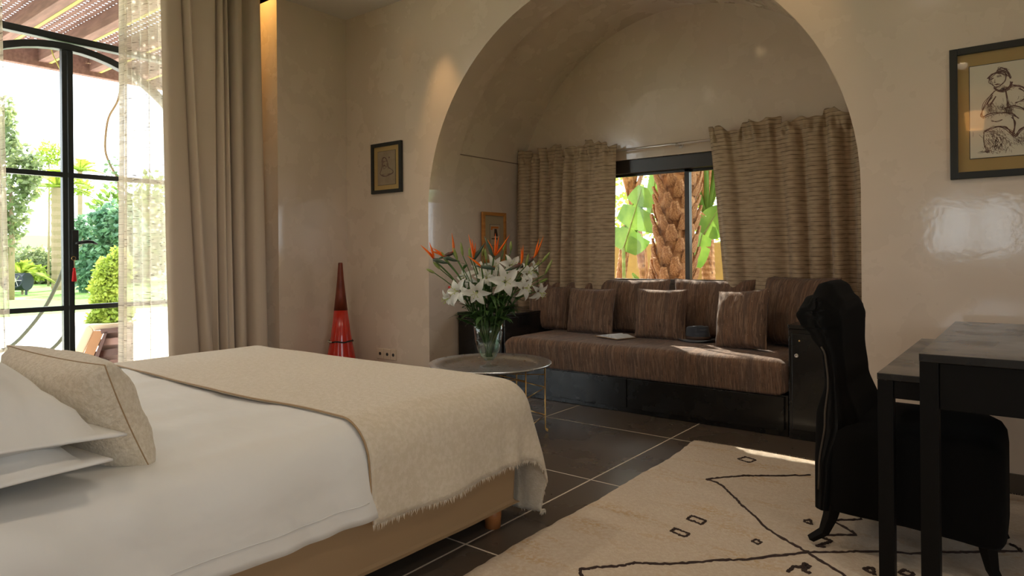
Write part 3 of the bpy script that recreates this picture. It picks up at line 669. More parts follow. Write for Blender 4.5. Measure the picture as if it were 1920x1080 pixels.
obj('cross_brace', MB().tube([(legs[0][0], legs[0][1], .36), (legs[3][0], legs[3][1], .34)], .003, 6).tube([(legs[1][0], legs[1][1], .34), (legs[4][0], legs[4][1], .36)], .003, 6), 'brass', tt)

# ---- vase
VX, VY, V0 = TX-.005, TY-.01, TZ-.012
va = thing('glass_vase', 'clear footed glass vase half full of water on the tray table', 'vase', (VX, VY, V0))
out = [(.056, .001), (.05, .004), (.022, .009), (.012, .018), (.013, .026), (.028, .034), (.047, .055), (.064, .095), (.076, .145), (.083, .195), (.087, .25)]
inn = [(.0845, .25), (.0805, .195), (.0735, .145), (.0615, .095), (.0445, .057), (.026, .038), (.002, .034)]
obj('body', MB().lathe(out+inn, 48, (VX, VY, V0)), 'vaseglass', va, smooth=True)
wtr = [(.001, .036), (.025, .039), (.0435, .058), (.0605, .096), (.0725, .146), (.0728, .150), (.001, .150)]
obj('water', MB().lathe(wtr, 40, (VX, VY, V0)), 'water', va, smooth=True)

def stem_path(head, hd, k):
    # from the vase foot, through the rim and out to the head
    a = R.uniform(0, 2*PI); hx = Vector((head.x-VX, head.y-VY, 0)); hn = hx.normalized() if hx.length > .01 else Vector((math.cos(a), math.sin(a), 0))
    b0 = Vector((VX, VY, V0+.06))-hn*R.uniform(.0, .018)+Vector((R.uniform(-.01, .01), R.uniform(-.01, .01), 0))
    rim = Vector((VX, VY, V0+.25))+hn*min(.066, hx.length*.35+.01)+Vector((R.uniform(-.012, .012), R.uniform(-.012, .012), 0))
    mid = rim.lerp(head, .55)+Vector((0, 0, .03))-hn*.02
    return [Vector(p) for p in curve([tuple(b0), tuple(b0.lerp(rim, .5)), tuple(rim), tuple(mid), tuple(head)], 4)]
def stem_leaves(path, n, parent, Lr=(.08, .13), lo=.5):
    for i in range(n):
        k = int(lerp(len(path)*lo, len(path)-2, R.random())); p = path[k]
        a = R.uniform(0, 2*PI); d = Vector((math.cos(a), math.sin(a), R.uniform(.1, .9)))
        out_ = Vector((p.x-VX, p.y-VY, 0)); d += out_*3
        obj('leaf', MB().grid(leaf_fn(p, d, d.cross(Vector((0, 0, 1))), R.uniform(*Lr), R.uniform(.016, .026), R.uniform(.2, .9)), 6, 2), 'leaf', parent, smooth=True)
D0 = TX*-math.sin(YAW)+TY*math.cos(YAW)
birds = [((812,486), [(-22,-25),(-7,-30)], 'l', -.06), ((832,482), [(-20,-16),(-26,-12)], 'l', .04), ((849,474), [(-1,-34)], 'l', .10), ((887,487), [(-8,-44),(-2,-36),(4,-30)], 'r', -.02),
         ((903,503), [(-25,-22)], 'r', -.14), ((926,481), [(-11,-30),(3,-40),(9,-36),(28,-38)], 'l', -.06), ((976,496), [(1,-30),(5,-34)], 'l', -.10), ((1000,484), [(10,-34),(18,-38),(6,-24)], 'l', .02)]
blab = ['lowest at the far left of the bouquet', 'with drooping sepals, second from left', 'single upright sepal, third from left', 'upright, left of centre', 'low front one with red edged spathe', 'widest fan of sepals in the centre', 'narrow, right of centre', 'rightmost, beside the striped curtain']
for i, ((px, py), seps, side, dd) in enumerate(birds):
    h = atD(px, py, D0+dd); px2m = (D0+dd)/FPX
    t = thing('bird_of_paradise_flower', 'orange bird of paradise flower in the vase, '+blab[i], 'flower', tuple(h), 'bird of paradise flowers in the vase')
    path = stem_path(h, None, i)
    obj('stem', MB().tube(path, [.005]*len(path), 7), 'stem', t, smooth=True)
    sdx = CXA*(-1 if side == 'r' else 1)
    if i in (0, 1): beak = CXA*.8+Vector((0, 0, -.25))
    elif i == 4: beak = -CXA*1.0+Vector((0, 0, .10))
    elif i in (3,): beak = CXA*.6+Vector((0, 0, .8))
    elif i in (5,): beak = -CXA*.45+Vector((0, 0, .95))
    else: beak = (-CXA if side == 'l' else CXA)*.8+Vector((0, 0, -.35))
    if i == 7: beak = -CXA*.7+Vector((0, 0, -.55))
    if i == 4: hs = h+CXA*.075
    else: hs = h
    bk = [hs+Vector((0, 0, -.004)), hs+beak*.03+Vector((0, 0, .002)), hs+beak*.07, hs+beak*.12+Vector((0, 0, .004))]
    sp = obj('spathe', MB().tube(bk, [.008, .013, .009, .001], 8), 'spathe', t, smooth=True)
    obj('spathe_edge', MB().tube([q+Vector((0, 0, .010-.003*j)) for j, q in enumerate(bk)], [.003, .004, .003, .001], 6), 'spathe_red', t, smooth=True)
    for (dx, dy) in seps:
        d = CXA*(dx*px2m)+Vector((0, 0, -dy*px2m))+FW*R.uniform(-.02, .02); L_ = d.length*1.08
        obj('sepal', MB().grid(leaf_fn(h, d, FW.cross(d)+FW*.8, L_, .036, .0, .5, .6), 8, 2), 'orange', t, smooth=True, solid=.0012)
    if i in (3, 5, 7): obj('tongue', MB().grid(leaf_fn(h, Vector((.2, .1, 1)), FW, .05, .008, 0), 4, 2), 'spathe', t, smooth=True)
lil = [((858,546), -.10, 30, 'left front, fully open'), ((893,548), -.17, 27, 'low front centre, petals hanging'), ((840,560), -.02, 20, 'lowest at the left edge'), ((872,522), .05, 24, 'behind the left front one'),
       ((912,520), -.05, 25, 'centre, below the widest orange fan'), ((948,528), -.16, 32, 'largest, right of centre at the front'), ((925,500), .08, 24, 'upper centre behind'), ((958,497), .02, 24, 'upper right of centre'),
       ((990,513), -.02, 24, 'right side, upper'), ((984,540), -.10, 24, 'right side, lower'), ((1012,548), .0, 22, 'far right, drooping'), ((900,505), .10, 20, 'back centre left'), ((1003,497), .08, 18, 'far right top')]
for i, ((px, py), dd, rp, lab) in enumerate(lil):
    h = atD(px, py, D0+dd); s = rp*(D0+dd)/FPX*1.12
    t = thing('white_lily', 'white lily bloom in the vase, '+lab, 'flower', tuple(h), 'white lilies in the vase')
    outv = Vector((h.x-VX, h.y-VY, 0)); d = (outv*2.2-FW*.55+Vector((0, 0, .12 if i not in (1, 10, 2) else -.5))+Vector((R.uniform(-.2, .2), R.uniform(-.2, .2), R.uniform(-.1, .2)))).normalized()
    path = stem_path(h-d*s*.25, None, i)
    obj('stem', MB().tube(path, .0035, 6), 'stem', t, smooth=True)
    a = d.cross(Vector((0, 0, 1))).normalized(); b = d.cross(a)
    for k in range(6):
        ph = 2*PI*k/6+R.uniform(-.1, .1)+i; rad = a*math.cos(ph)+b*math.sin(ph); tan = d.cross(rad); wd = s*(.46 if k % 2 else .36); sg = R.uniform(.85, 1.1); cu = R.uniform(.55, 1.0)
        def pf_(u, v, rad=rad, tan=tan, wd=wd, sg=sg, cu=cu, h=h, d=d, s=s):
            c = (v-.5)*2; w = wd*math.sin(PI*min(1, u*.93+.07)**.85)*.5+.001
            return h+d*(s*sg*(.42*u-cu*.55*u*u*u)-s*.18)+rad*(s*sg*(.10+.92*u**1.25)*.9)+tan*(c*w)+d*(abs(c)*w*.35)+d*(.012*s*math.sin(u*14+c*3))
        obj('petal', MB().grid(pf_, 8, 4), 'petal', t, smooth=True)
    sm = MB()
    for k in range(5):
        ph = 2*PI*k/5; rad = a*math.cos(ph)+b*math.sin(ph); e = h+d*s*.5+rad*s*.22; sm.tube([h-d*s*.1, h+d*s*.25+rad*s*.06, e], .0012, 4)
        sm.tube([e-rad*.004, e+rad*.004], .0022, 5)
    obj('stamen', sm, 'throat', t, smooth=True)
    stem_leaves(path, 6, t)
buds = [((868,480), (-4,-26)), ((826,505), (-14,-14)), ((838,492), (-10,-20)), ((858,488), (-8,-24)), ((1016,492), (16,-20)), ((1022,514), (14,-28)), ((958,470), (0,-18)), ((912,490), (-2,-24)), ((944,470), (4,-20)), ((985,500), (6,-24)), ((815,512), (-16,-8)), ((905,480), (2,-16)), ((1010,530), (18,-8)), ((882,486), (-2, -22))]
for i, ((px, py), (dx, dy)) in enumerate(buds):
    dd = [.02, -.03, .05, -.05, .0, -.04, .06, -.02, .07, -.09, .03, .05, -.03, -.08][i]
    h = atD(px, py, D0+dd); k_ = (D0+dd)/FPX; d = CXA*dx*k_+Vector((0, 0, -dy*k_))
    t = thing('lily_bud', 'closed green lily bud in the vase, '+['upper left, upright', 'far left tip', 'left, beside the far left orange flower', 'left of centre, pale', 'top right tip', 'outermost right, pale green', 'high behind the centre', 'in front of the centre stems', 'small one right of the widest orange fan', 'pale long one on the right', 'outermost left, small', 'small one between the central orange flowers', 'low right tip', 'slim one under the upright orange flower'][i], 'flower bud', tuple(h), 'lily buds in the vase')
    path = stem_path(h, None, i)
    obj('stem', MB().tube(path, .0028, 6), 'stem', t, smooth=True)
    q = [h+d*u for u in (0, .2, .5, .8, 1.0)]
    obj('bud', MB().tube(q, [.003, .0075, .009, .006, .0012], 8), 'bud', t, smooth=True)
    stem_leaves(path, 4, t, (.06, .11))
rf_ = atD(842, 541, D0-.06)
t = thing('small_red_flower', 'small red flower head at the lower left of the bouquet', 'flower', tuple(rf_))
obj('stem', MB().tube(stem_path(rf_, None, 0), .0022, 6), 'stem', t)
rm = MB()
for k in range(14):
    d = Vector((R.gauss(0, 1), R.gauss(0, 1), R.gauss(.3, .7))).normalized(); rm.grid(leaf_fn(rf_, d, d.cross(Vector((.3, .1, 1))), .022, .009, .2), 2, 1)
obj('petals', rm, 'red_flower', t)
# loose greenery that fills the neck of the vase
t = thing('foliage_spray', 'dark green lily foliage filling the middle of the bouquet above the rim', 'foliage', (VX, VY, V0+.25))
for i in range(100):
    a = R.uniform(0, 2*PI); rr_ = R.uniform(.01, .07); z = V0+R.uniform(.22, .46); p = Vector((VX+rr_*math.cos(a), VY+rr_*math.sin(a), z))
    d = Vector((math.cos(a), math.sin(a), R.uniform(.5, 1.6))) if z < V0+.38 else Vector((math.cos(a), math.sin(a), R.uniform(.0, .8)))
    obj('leaf', MB().grid(leaf_fn(p, d, d.cross(Vector((R.uniform(-.6, .6), R.uniform(-.6, .6), 1))), R.uniform(.09, .17), R.uniform(.018, .034), R.uniform(.1, .9)), 6, 2), 'leaf', t, smooth=True)
for i in range(12):
    a = 2*PI*i/12; p0 = Vector((VX-.02*math.cos(a), VY-.02*math.sin(a), V0+.055)); p1 = Vector((VX+.05*math.cos(a), VY+.05*math.sin(a), V0+.27))
    obj('stem', MB().tube([p0, p0.lerp(p1, .5), p1], .0042, 6), 'stem', t, smooth=True)

for i in range(26):
    a = R.uniform(0, 2*PI); z = V0+R.uniform(.25, .32); p = Vector((VX+.06*math.cos(a), VY+.06*math.sin(a), z))
    d = Vector((math.cos(a), math.sin(a), R.uniform(.35, .9)))
    obj('leaf', MB().grid(leaf_fn(p, d, d.cross(Vector((R.uniform(-.3, .3), R.uniform(-.3, .3), 1))), R.uniform(.16, .24), R.uniform(.026, .04), R.uniform(.5, 1.0)), 8, 2), 'leaf', t, smooth=True)

# ---- tall red cone floor vase
rc = atD(640, 700, 5.36)
rx, ry = rc.x, rc.y
cn = thing('cone_floor_vase', 'tall red lacquered cone with brown leather neck standing in the room corner', 'decoration', (rx, ry, 0))
rp = [(.0, .135), (.03, .137), (.25, .112), (.42, .080), (.62, .054)]
obj('body', MB().lathe([(r, z) for z, r in rp], 40, (rx, ry, 0)), 'red', cn, smooth=True)
obj('neck', MB().lathe([(.054, .621), (.040, .74), (.026, .87), (.0175, .995), (.014, 1.0)], 32, (rx, ry, 0)), 'leather', cn, smooth=True)
zb = .375; rb_ = .093
ringp = [(rx+rb_*math.cos(k*PI/16), ry+rb_*math.sin(k*PI/16), zb+.004*math.sin(k)) for k in range(33)]
bd = obj('beaded_band', MB().tube(ringp, .006, 6, caps=False), 'dark', cn, smooth=True)
for k in range(9):
    a = -YAW*0-PI/2-.2+(k-4)*.16-.4+.0; q = (rx+(rb_+.006)*math.cos(a), ry+(rb_+.006)*math.sin(a), zb)
    obj('bead', MB().lathe([(.001, -.009), (.008, -.004), (.008, .004), (.001, .009)], 8, q), 'silver', bd, smooth=True)

# ---- sofa in the niche
SF, SB = 3.93, 4.74
so = thing('daybed', 'built-in black daybed base with brown wool mattress filling the niche', 'sofa', (AX, SF, 0))
mx0, mx1 = -3.145, -1.112
obj('plinth', MB().box(mx0, mx1, SF+.03, SB, .0, .235), 'black', so, bevel=.004)
for (a, b) in ((mx0+.0, (mx0+mx1)/2-.003), ((mx0+mx1)/2+.003, mx1-.018)): obj('drawer', MB().box(a, b, SF+.008, SF+.03, .035, .228), 'black', so, bevel=.003)
def matfn():
    # rounded slab with slight sag
    mb = MB(); sec = []
    hz_, hy = .105, (SB-SF)/2+.012; r = .045
    pts = []
    for (cx, cz, a0) in ((hy-r, hz_-r, 0), (-hy+r, hz_-r, 90), (-hy+r, -hz_+.02, 180), (hy-r, -hz_+.02, 270)):
        rr = r if cz > 0 else .02
        for k in range(7): a = math.radians(a0+15*k); pts.append((cx+(rr)*math.cos(a), cz+rr*math.sin(a)))
    # subdivide long edges
    P2 = []
    for i in range(len(pts)):
        a, b = pts[i], pts[(i+1) % len(pts)]; L_ = math.hypot(b[0]-a[0], b[1]-a[1]); n = max(1, int(L_/.04))
        for k in range(n): P2.append((lerp(a[0], b[0], k/n), lerp(a[1], b[1], k/n)))
    nx = 90; vs = []; m_ = len(P2)
    for i in range(nx+1):
        x = lerp(mx0, mx1, i/nx); e = min(x-mx0, mx1-x); sh = 1-.30*max(0, 1-e/.07)**2
        for (y, z) in P2:
            q = Vector((x, (SF+SB)/2+y*(1-.02*max(0, 1-e/.07)**2), .335+z*sh))
            q += Vector((0, -.006*nz((x*4, z*8, 1), 1, 3), .006*nz((x*3, y*5, 2), 1, 7) if z > 0 else 0)); vs.append(q)
    fs = [(i*m_+k, (i+1)*m_+k, (i+1)*m_+(k+1) % m_, i*m_+(k+1) % m_) for i in range(nx) for k in range(m_)]
    fs += [tuple(range(m_)), tuple(reversed(range(nx*m_, (nx+1)*m_)))]
    return mb.add(vs, fs)
obj('mattress', matfn(), 'wool', so, smooth=True)
for (a, b, zt, lab) in ((-3.63, -3.15, .60, 'black lacquered side cabinet at the left end of the daybed, behind the tray table'), (-1.105, -.662, .645, 'black lacquered side cabinet with round lock at the right end of the daybed')):
    c = thing('side_cabinet', lab, 'cabinet', ((a+b)/2, SF, 0))
    obj('body', MB().box(a+.002, b-.002, SF+.012, SB, 0, zt-.025), 'black', c, bevel=.003)
    obj('top', MB().box(a+.002, b-.002, SF-.002, SB, zt-.024, zt), 'black', c, bevel=.004)
    d = obj('door', MB().box(a+.022, b-.022, SF-.004, SF+.012, .055, zt-.05), 'black', c, bevel=.004)
    if zt > .62:
        for (px, py, rr_, m_) in ((1493.5, 667, .0115, 'chrome'), (1499, 639, .005, 'brass')):
            q = atY(px, py, SF-.004)
            obj('lock', MB().lathe([(rr_*.5, 0), (rr_, 0), (rr_, .004), (rr_*.55, .006), (rr_*.5, .003), (.001, .003)], 18).xf(Matrix.Translation((q.x, SF-.004, q.z)) @ Matrix.Rotation(PI/2, 4, 'X')), m_, d, smooth=True)
# cushions
def wc(label, px, w, h, th, y, rz, lean, seed, dz=0., m='wool_cushion', g='small cushions on the daybed', roll=0, wr=.005):
    p = atY(px, 600, y); zc = .436+h/2*math.cos(lean)+dz
    soft('sofa_cushion', label, 'cushion', w, h, th, (p.x, y, zc), (-lean, roll, rz), m, (m, .0035), g, pinch=.06, seed=seed, wr=wr)
bg_ = 'large back cushions on the daybed'
wc('large brown wool back cushion in the left corner, mostly behind small cushions', 1062, .56, .40, .16, 4.66, .10, .12, 21, .0, g=bg_)
wc('large brown wool back cushion under the left part of the window', 1187, .60, .425, .17, 4.655, .0, .12, 22, .0, g=bg_)
wc('large brown wool back cushion under the right part of the window', 1336, .60, .43, .17, 4.655, -.02, .12, 23, .0, g=bg_)
wc('large brown wool back cushion at the right end beside the cabinet', 1497, .56, .455, .19, 4.50, -.42, .18, 24, .01, g=bg_)
wc('small brown wool cushion at the left end against the black cabinet', 1032, .36, .36, .15, 4.50, .45, .14, 25, roll=.03)
wc('small brown wool cushion second from left, square to the front', 1108, .415, .355, .14, 4.46, -.04, .16, 26)
wc('small brown wool cushion in the centre below the window mullion', 1239, .385, .365, .14, 4.43, .03, .16, 27)
wc('small brown wool cushion right of centre behind the hat', 1391, .36, .385, .15, 4.30, -.22, .25, 28, roll=-.09)

# ---- open book
bp = atZ(1154, 632, .446)
bk = thing('open_book', 'open book with pale pages lying on the daybed mattress', 'book', (bp.x, bp.y, .442))
def pagefn(sg):
    def fn(u, v): return Vector((sg*(.002+.115*u), (v-.5)*.165, .014+.012*math.sin(PI*min(1, u*1.05)**.6)*(1-u*.6)-.006*u))
    return fn
def toW(mb, rz, c): return mb.xf(Matrix.Translation(c) @ Matrix.Rotation(rz, 4, 'Z'))
cc = (bp.x, bp.y, .444)
for sg in (-1, 1):
    g = MB().grid(pagefn(sg), 10, 4); n = len(g.v); g.add([(p.x, p.y, .006) for p in g.v], [])
    nu, nv = 10, 4; ring = [i*5 for i in range(11)]+[50+j for j in range(1, 5)]+[i*5+4 for i in range(9, -1, -1)]+[3, 2, 1]
    g.f += [(ring[i], ring[(i+1) % len(ring)], ring[(i+1) % len(ring)]+n, ring[i]+n) for i in range(len(ring))]
    obj('pages', toW(g, -.35, cc), 'page', bk, smooth=False)
obj('cover', toW(MB().box(-.122, .122, -.088, .088, .002, .0055), -.35, cc), 'cover', bk, bevel=.001)
# ---- hat
hpz = atZ(1308, 637, .45)
ht = thing('felt_hat', 'dark felt fedora hat resting on the daybed mattress', 'hat', (hpz.x, hpz.y, .445))
hc = (hpz.x, hpz.y, .446)
brim = MB()
def brimfn(u, v):
    a = 2*PI*u; r = lerp(.072, .132, v); dip = .010*math.cos(2*a)*v*v
    return Vector((hc[0]+r*math.cos(a)*1.05, hc[1]+r*math.sin(a)*.9, hc[2]+.010+dip-.004*math.sin(PI*v)))
obj('brim', MB().grid(brimfn, 48, 6), 'hat', ht, smooth=True, solid=.003)
def crown(u, v):
    a = 2*PI*u
    if v < .62: t = v/.62; r = lerp(.080, .068, t); z = .010+.085*t
    else: t = (v-.62)/.38; r = .068*(1-t)**.75; z = .095+.010*math.sin(PI*min(1, t*1.6))-.028*t*t
    x = r*math.cos(a)*1.12; y = r*math.sin(a)*.88
    pin = math.exp(-((x-.05)/.028)**2)*.010*(1 if v > .5 else 0)
    z += .010*math.cos(a+.3)*(v > .55)*min(1, r/.05) - pin
    return Vector((hc[0]+x, hc[1]+y*(1-.25*math.exp(-((x-.055)/.03)**2)*(v > .3)), hc[2]+z))
obj('crown', MB().grid(crown, 48, 24), 'hat', ht, smooth=True)
obj('hat_band', MB().lathe([(.0815, .010), (.0808, .032)], 48, hc, 1.12, .89, cap=False), 'hatband', ht, smooth=True, solid=.0015)

# ---- niche curtains and rod
ry_ = 4.70; rz_ = 1.868
rod = thing('curtain_rod', 'thin brushed steel curtain rod above the niche window', 'curtain rod', (-2.15, ry_, rz_))
obj('rod', MB().tube([(-3.60, ry_, rz_), (-.70, ry_, rz_)], .0095, 12), 'chrome', rod, smooth=True)
cr = atY(1270, 274, ry_)
for xb in (cr.x, -3.55, -.75):
    obj('bracket', MB().tube([(xb, ry_, rz_-.003), (xb, YN-.002, rz_-.003)], .006, 8).lathe([(.013, 0), (.013, .022)], 16, (xb, ry_, rz_-.018)), 'chrome', rod, smooth=True)
    obj('wall_rose', MB().lathe([(.02, 0), (.02, .006)], 16).xf(Matrix.Translation((xb, YN-.002, rz_-.003)) @ Matrix.Rotation(PI/2, 4, 'X')), 'chrome', rod)
def nichecurtain(label, xa, xb, xa2, xb2, seed, folds):
    t = thing('window_curtain', label, 'curtain', ((xa+xb)/2, ry_, rz_), 'striped curtains of the niche window')
    z0, z1 = .50, 1.945
    def fn(u, v):
        z = lerp(z0, z1, v); top = max(0, (z-1.84)/.105)
        x = lerp(lerp(xa2, xb2, u), lerp(xa, xb, u), v**1.3)
        wv = 0
        for (c, w, am) in folds:
            q_ = (u-c-.015*(1-v)*math.sin(c*30))/(w*.8); e_ = math.exp(-q_*q_); wv += am*e_; x += .030*q_*e_*min(1, (1-v)*6)
        amp = .35+.65*(1-v)**.4 if v < .93 else .35
        y = ry_-.017-wv*amp*1.5
        # gathered heading
        gat = math.exp(-((z-rz_)/.028)**2)
        y += (-.006+.010*math.sin(u*95+seed)+.006*math.sin(u*171))*(.35+gat)*min(1, max(0, (v-.75)*6))
        if z < rz_ and z > 1.5: y += .004*math.sin(u*80+seed)*((z-1.5)/.35)
        z2 = z+top*(.024*math.sin(u*17+seed)+.014*math.sin(u*41+seed*2)+.008*math.sin(u*97)); x += top*(.014*math.sin(u*30+seed)+.008*math.sin(u*83))
        y -= top*(.020+.022*math.sin(u*23+seed)+.014*math.sin(u*67+seed))
        y = min(y, YN-.012) if z > rz_-.2 and z < rz_+.2 else min(y, YN-.01)
        return Vector((x, min(y, ry_-.013 if abs(z-rz_) < .03 else 9), z2))
    obj('cloth', MB().grid(fn, 220, 90), 'niche_curtain', t, smooth=True, solid=.0015)
    return t
nichecurtain('taupe striped curtain hanging left of the niche window', -3.585, -2.605, -3.60, -2.635, 1.1, [(.07, .04, .05), (.20, .035, .045), (.30, .03, .06), (.42, .05, .05), (.55, .03, .07), (.68, .06, .05), (.88, .09, .035)])
nichecurtain('taupe striped curtain hanging right of the niche window', -1.845, -.66, -1.73, -.66, 2.3, [(.07, .05, .05), (.30, .08, .045), (.47, .05, .06), (.60, .05, .05), (.70, .035, .07), (.84, .04, .06), (.95, .03, .05)])

# ---- left curtains
def longcurtain(label, name, X, tab0, tab1, z0, z1, m, n, solid=.002, group=None, nv=40):
    # tab0/tab1: (y, x offset) control points for bottom and top edges, same length
    t = thing(name, label, 'curtain', (X, (tab0[0][0]+tab0[-1][0])/2, z0), group)
    k = len(tab0)-1
    c0 = curve(tab0, n//k); c1 = curve(tab1, n//k); m_ = len(c0)-1
    def fn(u, v):
        i = min(m_, int(round(u*m_))); vv = v**.8
        y = lerp(c0[i][0], c1[i][0], vv); x = lerp(c0[i][1], c1[i][1], vv)
        return Vector((X+x+.003*nz((0, y*3, v*4), 1, 2), y, lerp(z0, z1, v)))
    obj('cloth', MB().grid(fn, m_, nv), m, t, smooth=True, solid=solid)
    return t
Xc = -4.70
def py_(px): return atX(px, 480, Xc+.04).y
top_px = [(303, .02), (312, .05), (335, .03), (338, -.03), (346, .075), (352, .02), (372, .04), (399, .075), (404, .02), (405, -.10), (410, .06), (417, .05), (421, -.02), (425, .04), (432, -.02), (437, -.10), (441, .05), (452, .05), (455, -.04), (464, -.02), (473, .05), (484, .06), (488, .0)]
bot_px = [(316, .03), (326, .075), (372, .05), (380, -.01), (386, .085), (398, .085), (399, .02), (402, -.03), (408, .03), (412, .01), (414, -.10), (419, .06), (427, .06), (435, .06), (437, -.06), (441, -.11), (445, .06), (455, .065), (463, .0), (470, -.04), (476, .06), (495, .075), (496, .0)]
tb = [(py_(p), o) for p, o in bot_px]; tt_ = [(py_(p), o) for p, o in top_px]
longcurtain('heavy plain beige drape hanging in deep folds beside the garden door', 'long_curtain', Xc+.02, tb, tt_, .02, 3.45, 'curtain', 176, .003)
Xs = -4.80
def ps_(px): return atX(px, 480, Xs).y
sb = [(218, .0), (221, .03), (225, -.02), (229, .02), (233, -.01), (240, .015), (250, .0), (258, .012), (270, -.005), (276, .02), (283, -.008), (300, .01), (318, 0), (340, .01), (360, 0)]
st = [(228, .0), (231, .03), (234, -.02), (238, .02), (243, -.015), (248, .015), (253, -.01), (262, .012), (270, -.015), (277, .02), (285, -.01), (292, .015), (300, -.01), (310, .01), (325, 0)]
longcurtain('sheer cream voile curtain with dark dashes, right of the garden door', 'sheer_curtain', Xs, [(ps_(a), b*2.2) for a, b in sb], [(ps_(a), b*2.2) for a, b in st], .02, 3.45, 'sheer', 140, 0, 'sheer voile curtains')
sl0 = [(-60, 0), (-40, .02), (-20, -.01), (-8, .02), (2, -.01), (8, .02), (14, -.015), (19, .015), (21, .0)]
sl1 = [(-60, 0), (-45, .02), (-30, -.01), (-20, .02), (-14, -.01), (-9, .02), (-5, -.015), (0, .015), (2, .0)]
longcurtain('sheer cream voile curtain at the left picture edge', 'sheer_curtain', Xs, [(ps_(a), b*2) for a, b in sl0], [(ps_(a), b*2) for a, b in sl1], .02, 3.45, 'sheer', 80, 0, 'sheer voile curtains')

# ---- rug
rg = thing('rug', 'cream shaggy wool rug with dark brown diamond pattern on the tiled floor', 'rug', (-.4, 2.2, 0))
def rugz(x, y): return .013+.006*max(0, nz((x*2.0, y*6, 0), 1, 5))+.004*nz((x*7, y*11, 0), 1, 9)+.009*max(0, nz((x*1.3+y*.8, y*3.5, 0), 1, 15))
rx_a, rx_b, ry_a, ry_b = -1.485, 1.05, -.6, 3.575
def rugfn(u, v):
    x = lerp(rx_a, rx_b, u); y = lerp(ry_a, ry_b, v)
    e = min(u*(rx_b-rx_a), (1-u)*(rx_b-rx_a), v*(ry_b-ry_a), (1-v)*(ry_b-ry_a))
    xo = .018*nz((y*1.7, 3, 0), 1, 1)*(1-u)+.05*(1-u)*max(0, (v-.9)*10)*-.4
    return Vector((x+xo+.006*nz((x*20, y*20, 0)), y+.01*nz((x*2, 8, 0), 1, 1)*v, rugz(x, y)*min(1, e/.03+.25)))
obj('pile', MB().grid(rugfn, 170, 260), 'rug', rg, smooth=True)
def rugline(pts, w=.011):
    q = []
    for a, b in pts: p = atZ(a, b, .016); q.append((p.x, p.y))
    q = curve(q, 8) if len(q) > 2 else [(lerp(q[0][0], q[1][0], k/12), lerp(q[0][1], q[1][1], k/12)) for k in range(13)]
    # resample finely and wobble
    out_ = []
    for (a, b) in zip(q, q[1:]):
        L_ = math.hypot(b[0]-a[0], b[1]-a[1]); n = max(1, int(L_/.012))
        for k in range(n): out_.append((lerp(a[0], b[0], k/n), lerp(a[1], b[1], k/n)))
    out_.append(q[-1]); P3 = [(x+R.gauss(0, .0018), y+R.gauss(0, .0018), rugz(x, y)-.001+R.uniform(0, .002)) for x, y in out_]
    return obj('woven_line', MB().tube(P3, [w/2*R.uniform(.75, 1.2) for _ in P3], 6), 'rug_line', rg, smooth=True)
def poly(pts, w=.011): 
    mb_ = [rugline([a, b], w) for a, b in zip(pts, pts[1:])]
rugline([(1325,898), (1350,907), (1372,928), (1410,965), (1450,1000), (1490,1022), (1530,1048), (1578,1079), (1640,1130)])
rugline([(1325,898), (1345,896), (1380,894), (1410,893.5), (1440,893), (1480,892), (1519,890)])
rugline([(1088,1067), (1120,1064), (1160,1060), (1190,1056), (1230,1057), (1280,1055), (1340,1051), (1400,1049), (1473,1042), (1521,1037), (1580,1034), (1636,1034), (1740,1036), (1848,1035), (1915,1034)])
rugline([(1088,1067), (1091,1078), (1120,1110)]); rugline([(1915,1034), (1905,1025), (1893,1020)])
def diamond(cx, cy, w, h, lw=.010, skew=0): poly([(cx-w/2, cy-h*.1), (cx-w*.1+skew, cy-h/2), (cx+w/2, cy+h*.1), (cx+w*.1-skew, cy+h/2), (cx-w/2, cy-h*.1)], lw)
diamond(1401, 861, 34, 11); diamond(1306, 975, 36, 16, skew=-6); diamond(1275, 998, 34, 16, skew=-6); diamond(1419, 1015, 18, 9, .008)
poly([(1508,976), (1520,974), (1522,984), (1506,978)], .009)
poly([(1562,975), (1605,1003), (1540,1004)]); poly([(1560,975), (1617,973)]); poly([(1540,1006), (1560,1014), (1530,1022), (1545,1024)], .012)
poly([(1475,1074), (1490,1066), (1500,1068), (1510,1060), (1518,1066), (1505,1073), (1520,1079)], .013); poly([(1618,1066), (1636,1064), (1640,1078), (1618,1066)])
diamond(1700, 1075, 30, 12); diamond(1180, 1100, 34, 14)
fm = MB()
for i in range(260):
    x = lerp(rx_a, rx_b, i/259); fm.tube([(x, ry_b-.004, .012), (x+R.gauss(0, .004), ry_b+R.uniform(.006, .014), .004)], .0012, 3)
obj('fringe', fm, 'rug', rg, kind='stuff')

# ---- tables
def table(label, x0, x1, y0, y1, zt, apron, leg, th, ap_y, pull=None):
    t = thing('console_table', label, 'table', ((x0+x1)/2, (y0+y1)/2, 0), 'pair of black nesting tables')
    obj('tabletop', MB().box(x0, x1, y0, y1, zt-th, zt), 'black', t, bevel=.002)
    for (a, b) in ((x0, y0), (x1-leg, y0), (x0, y1-leg), (x1-leg, y1-leg)):
        obj('leg', MB().box(a+.001, a+leg-.001, b+.001, b+leg, .012, zt-th), 'black_wood', t, bevel=.002)
    dw = obj('drawer_front', MB().box(x0+leg, x1-leg, y0+.006, y0+.026, zt-th-apron, zt-th), 'black_wood', t, bevel=.002)
    obj('apron', MB().box(x0+leg, x1-leg, y1-.026, y1-.006, zt-th-apron*.4, zt-th), 'black_wood', t)
    if pull:
        obj('pull', MB().tube([(pull-.03, y0+.004, zt-th-apron*.5), (pull-.03, y0-.010, zt-th-apron*.5), (pull+.03, y0-.010, zt-th-apron*.5), (pull+.03, y0+.004, zt-th-apron*.5)], .004, 6), 'chrome', dw)
    return t
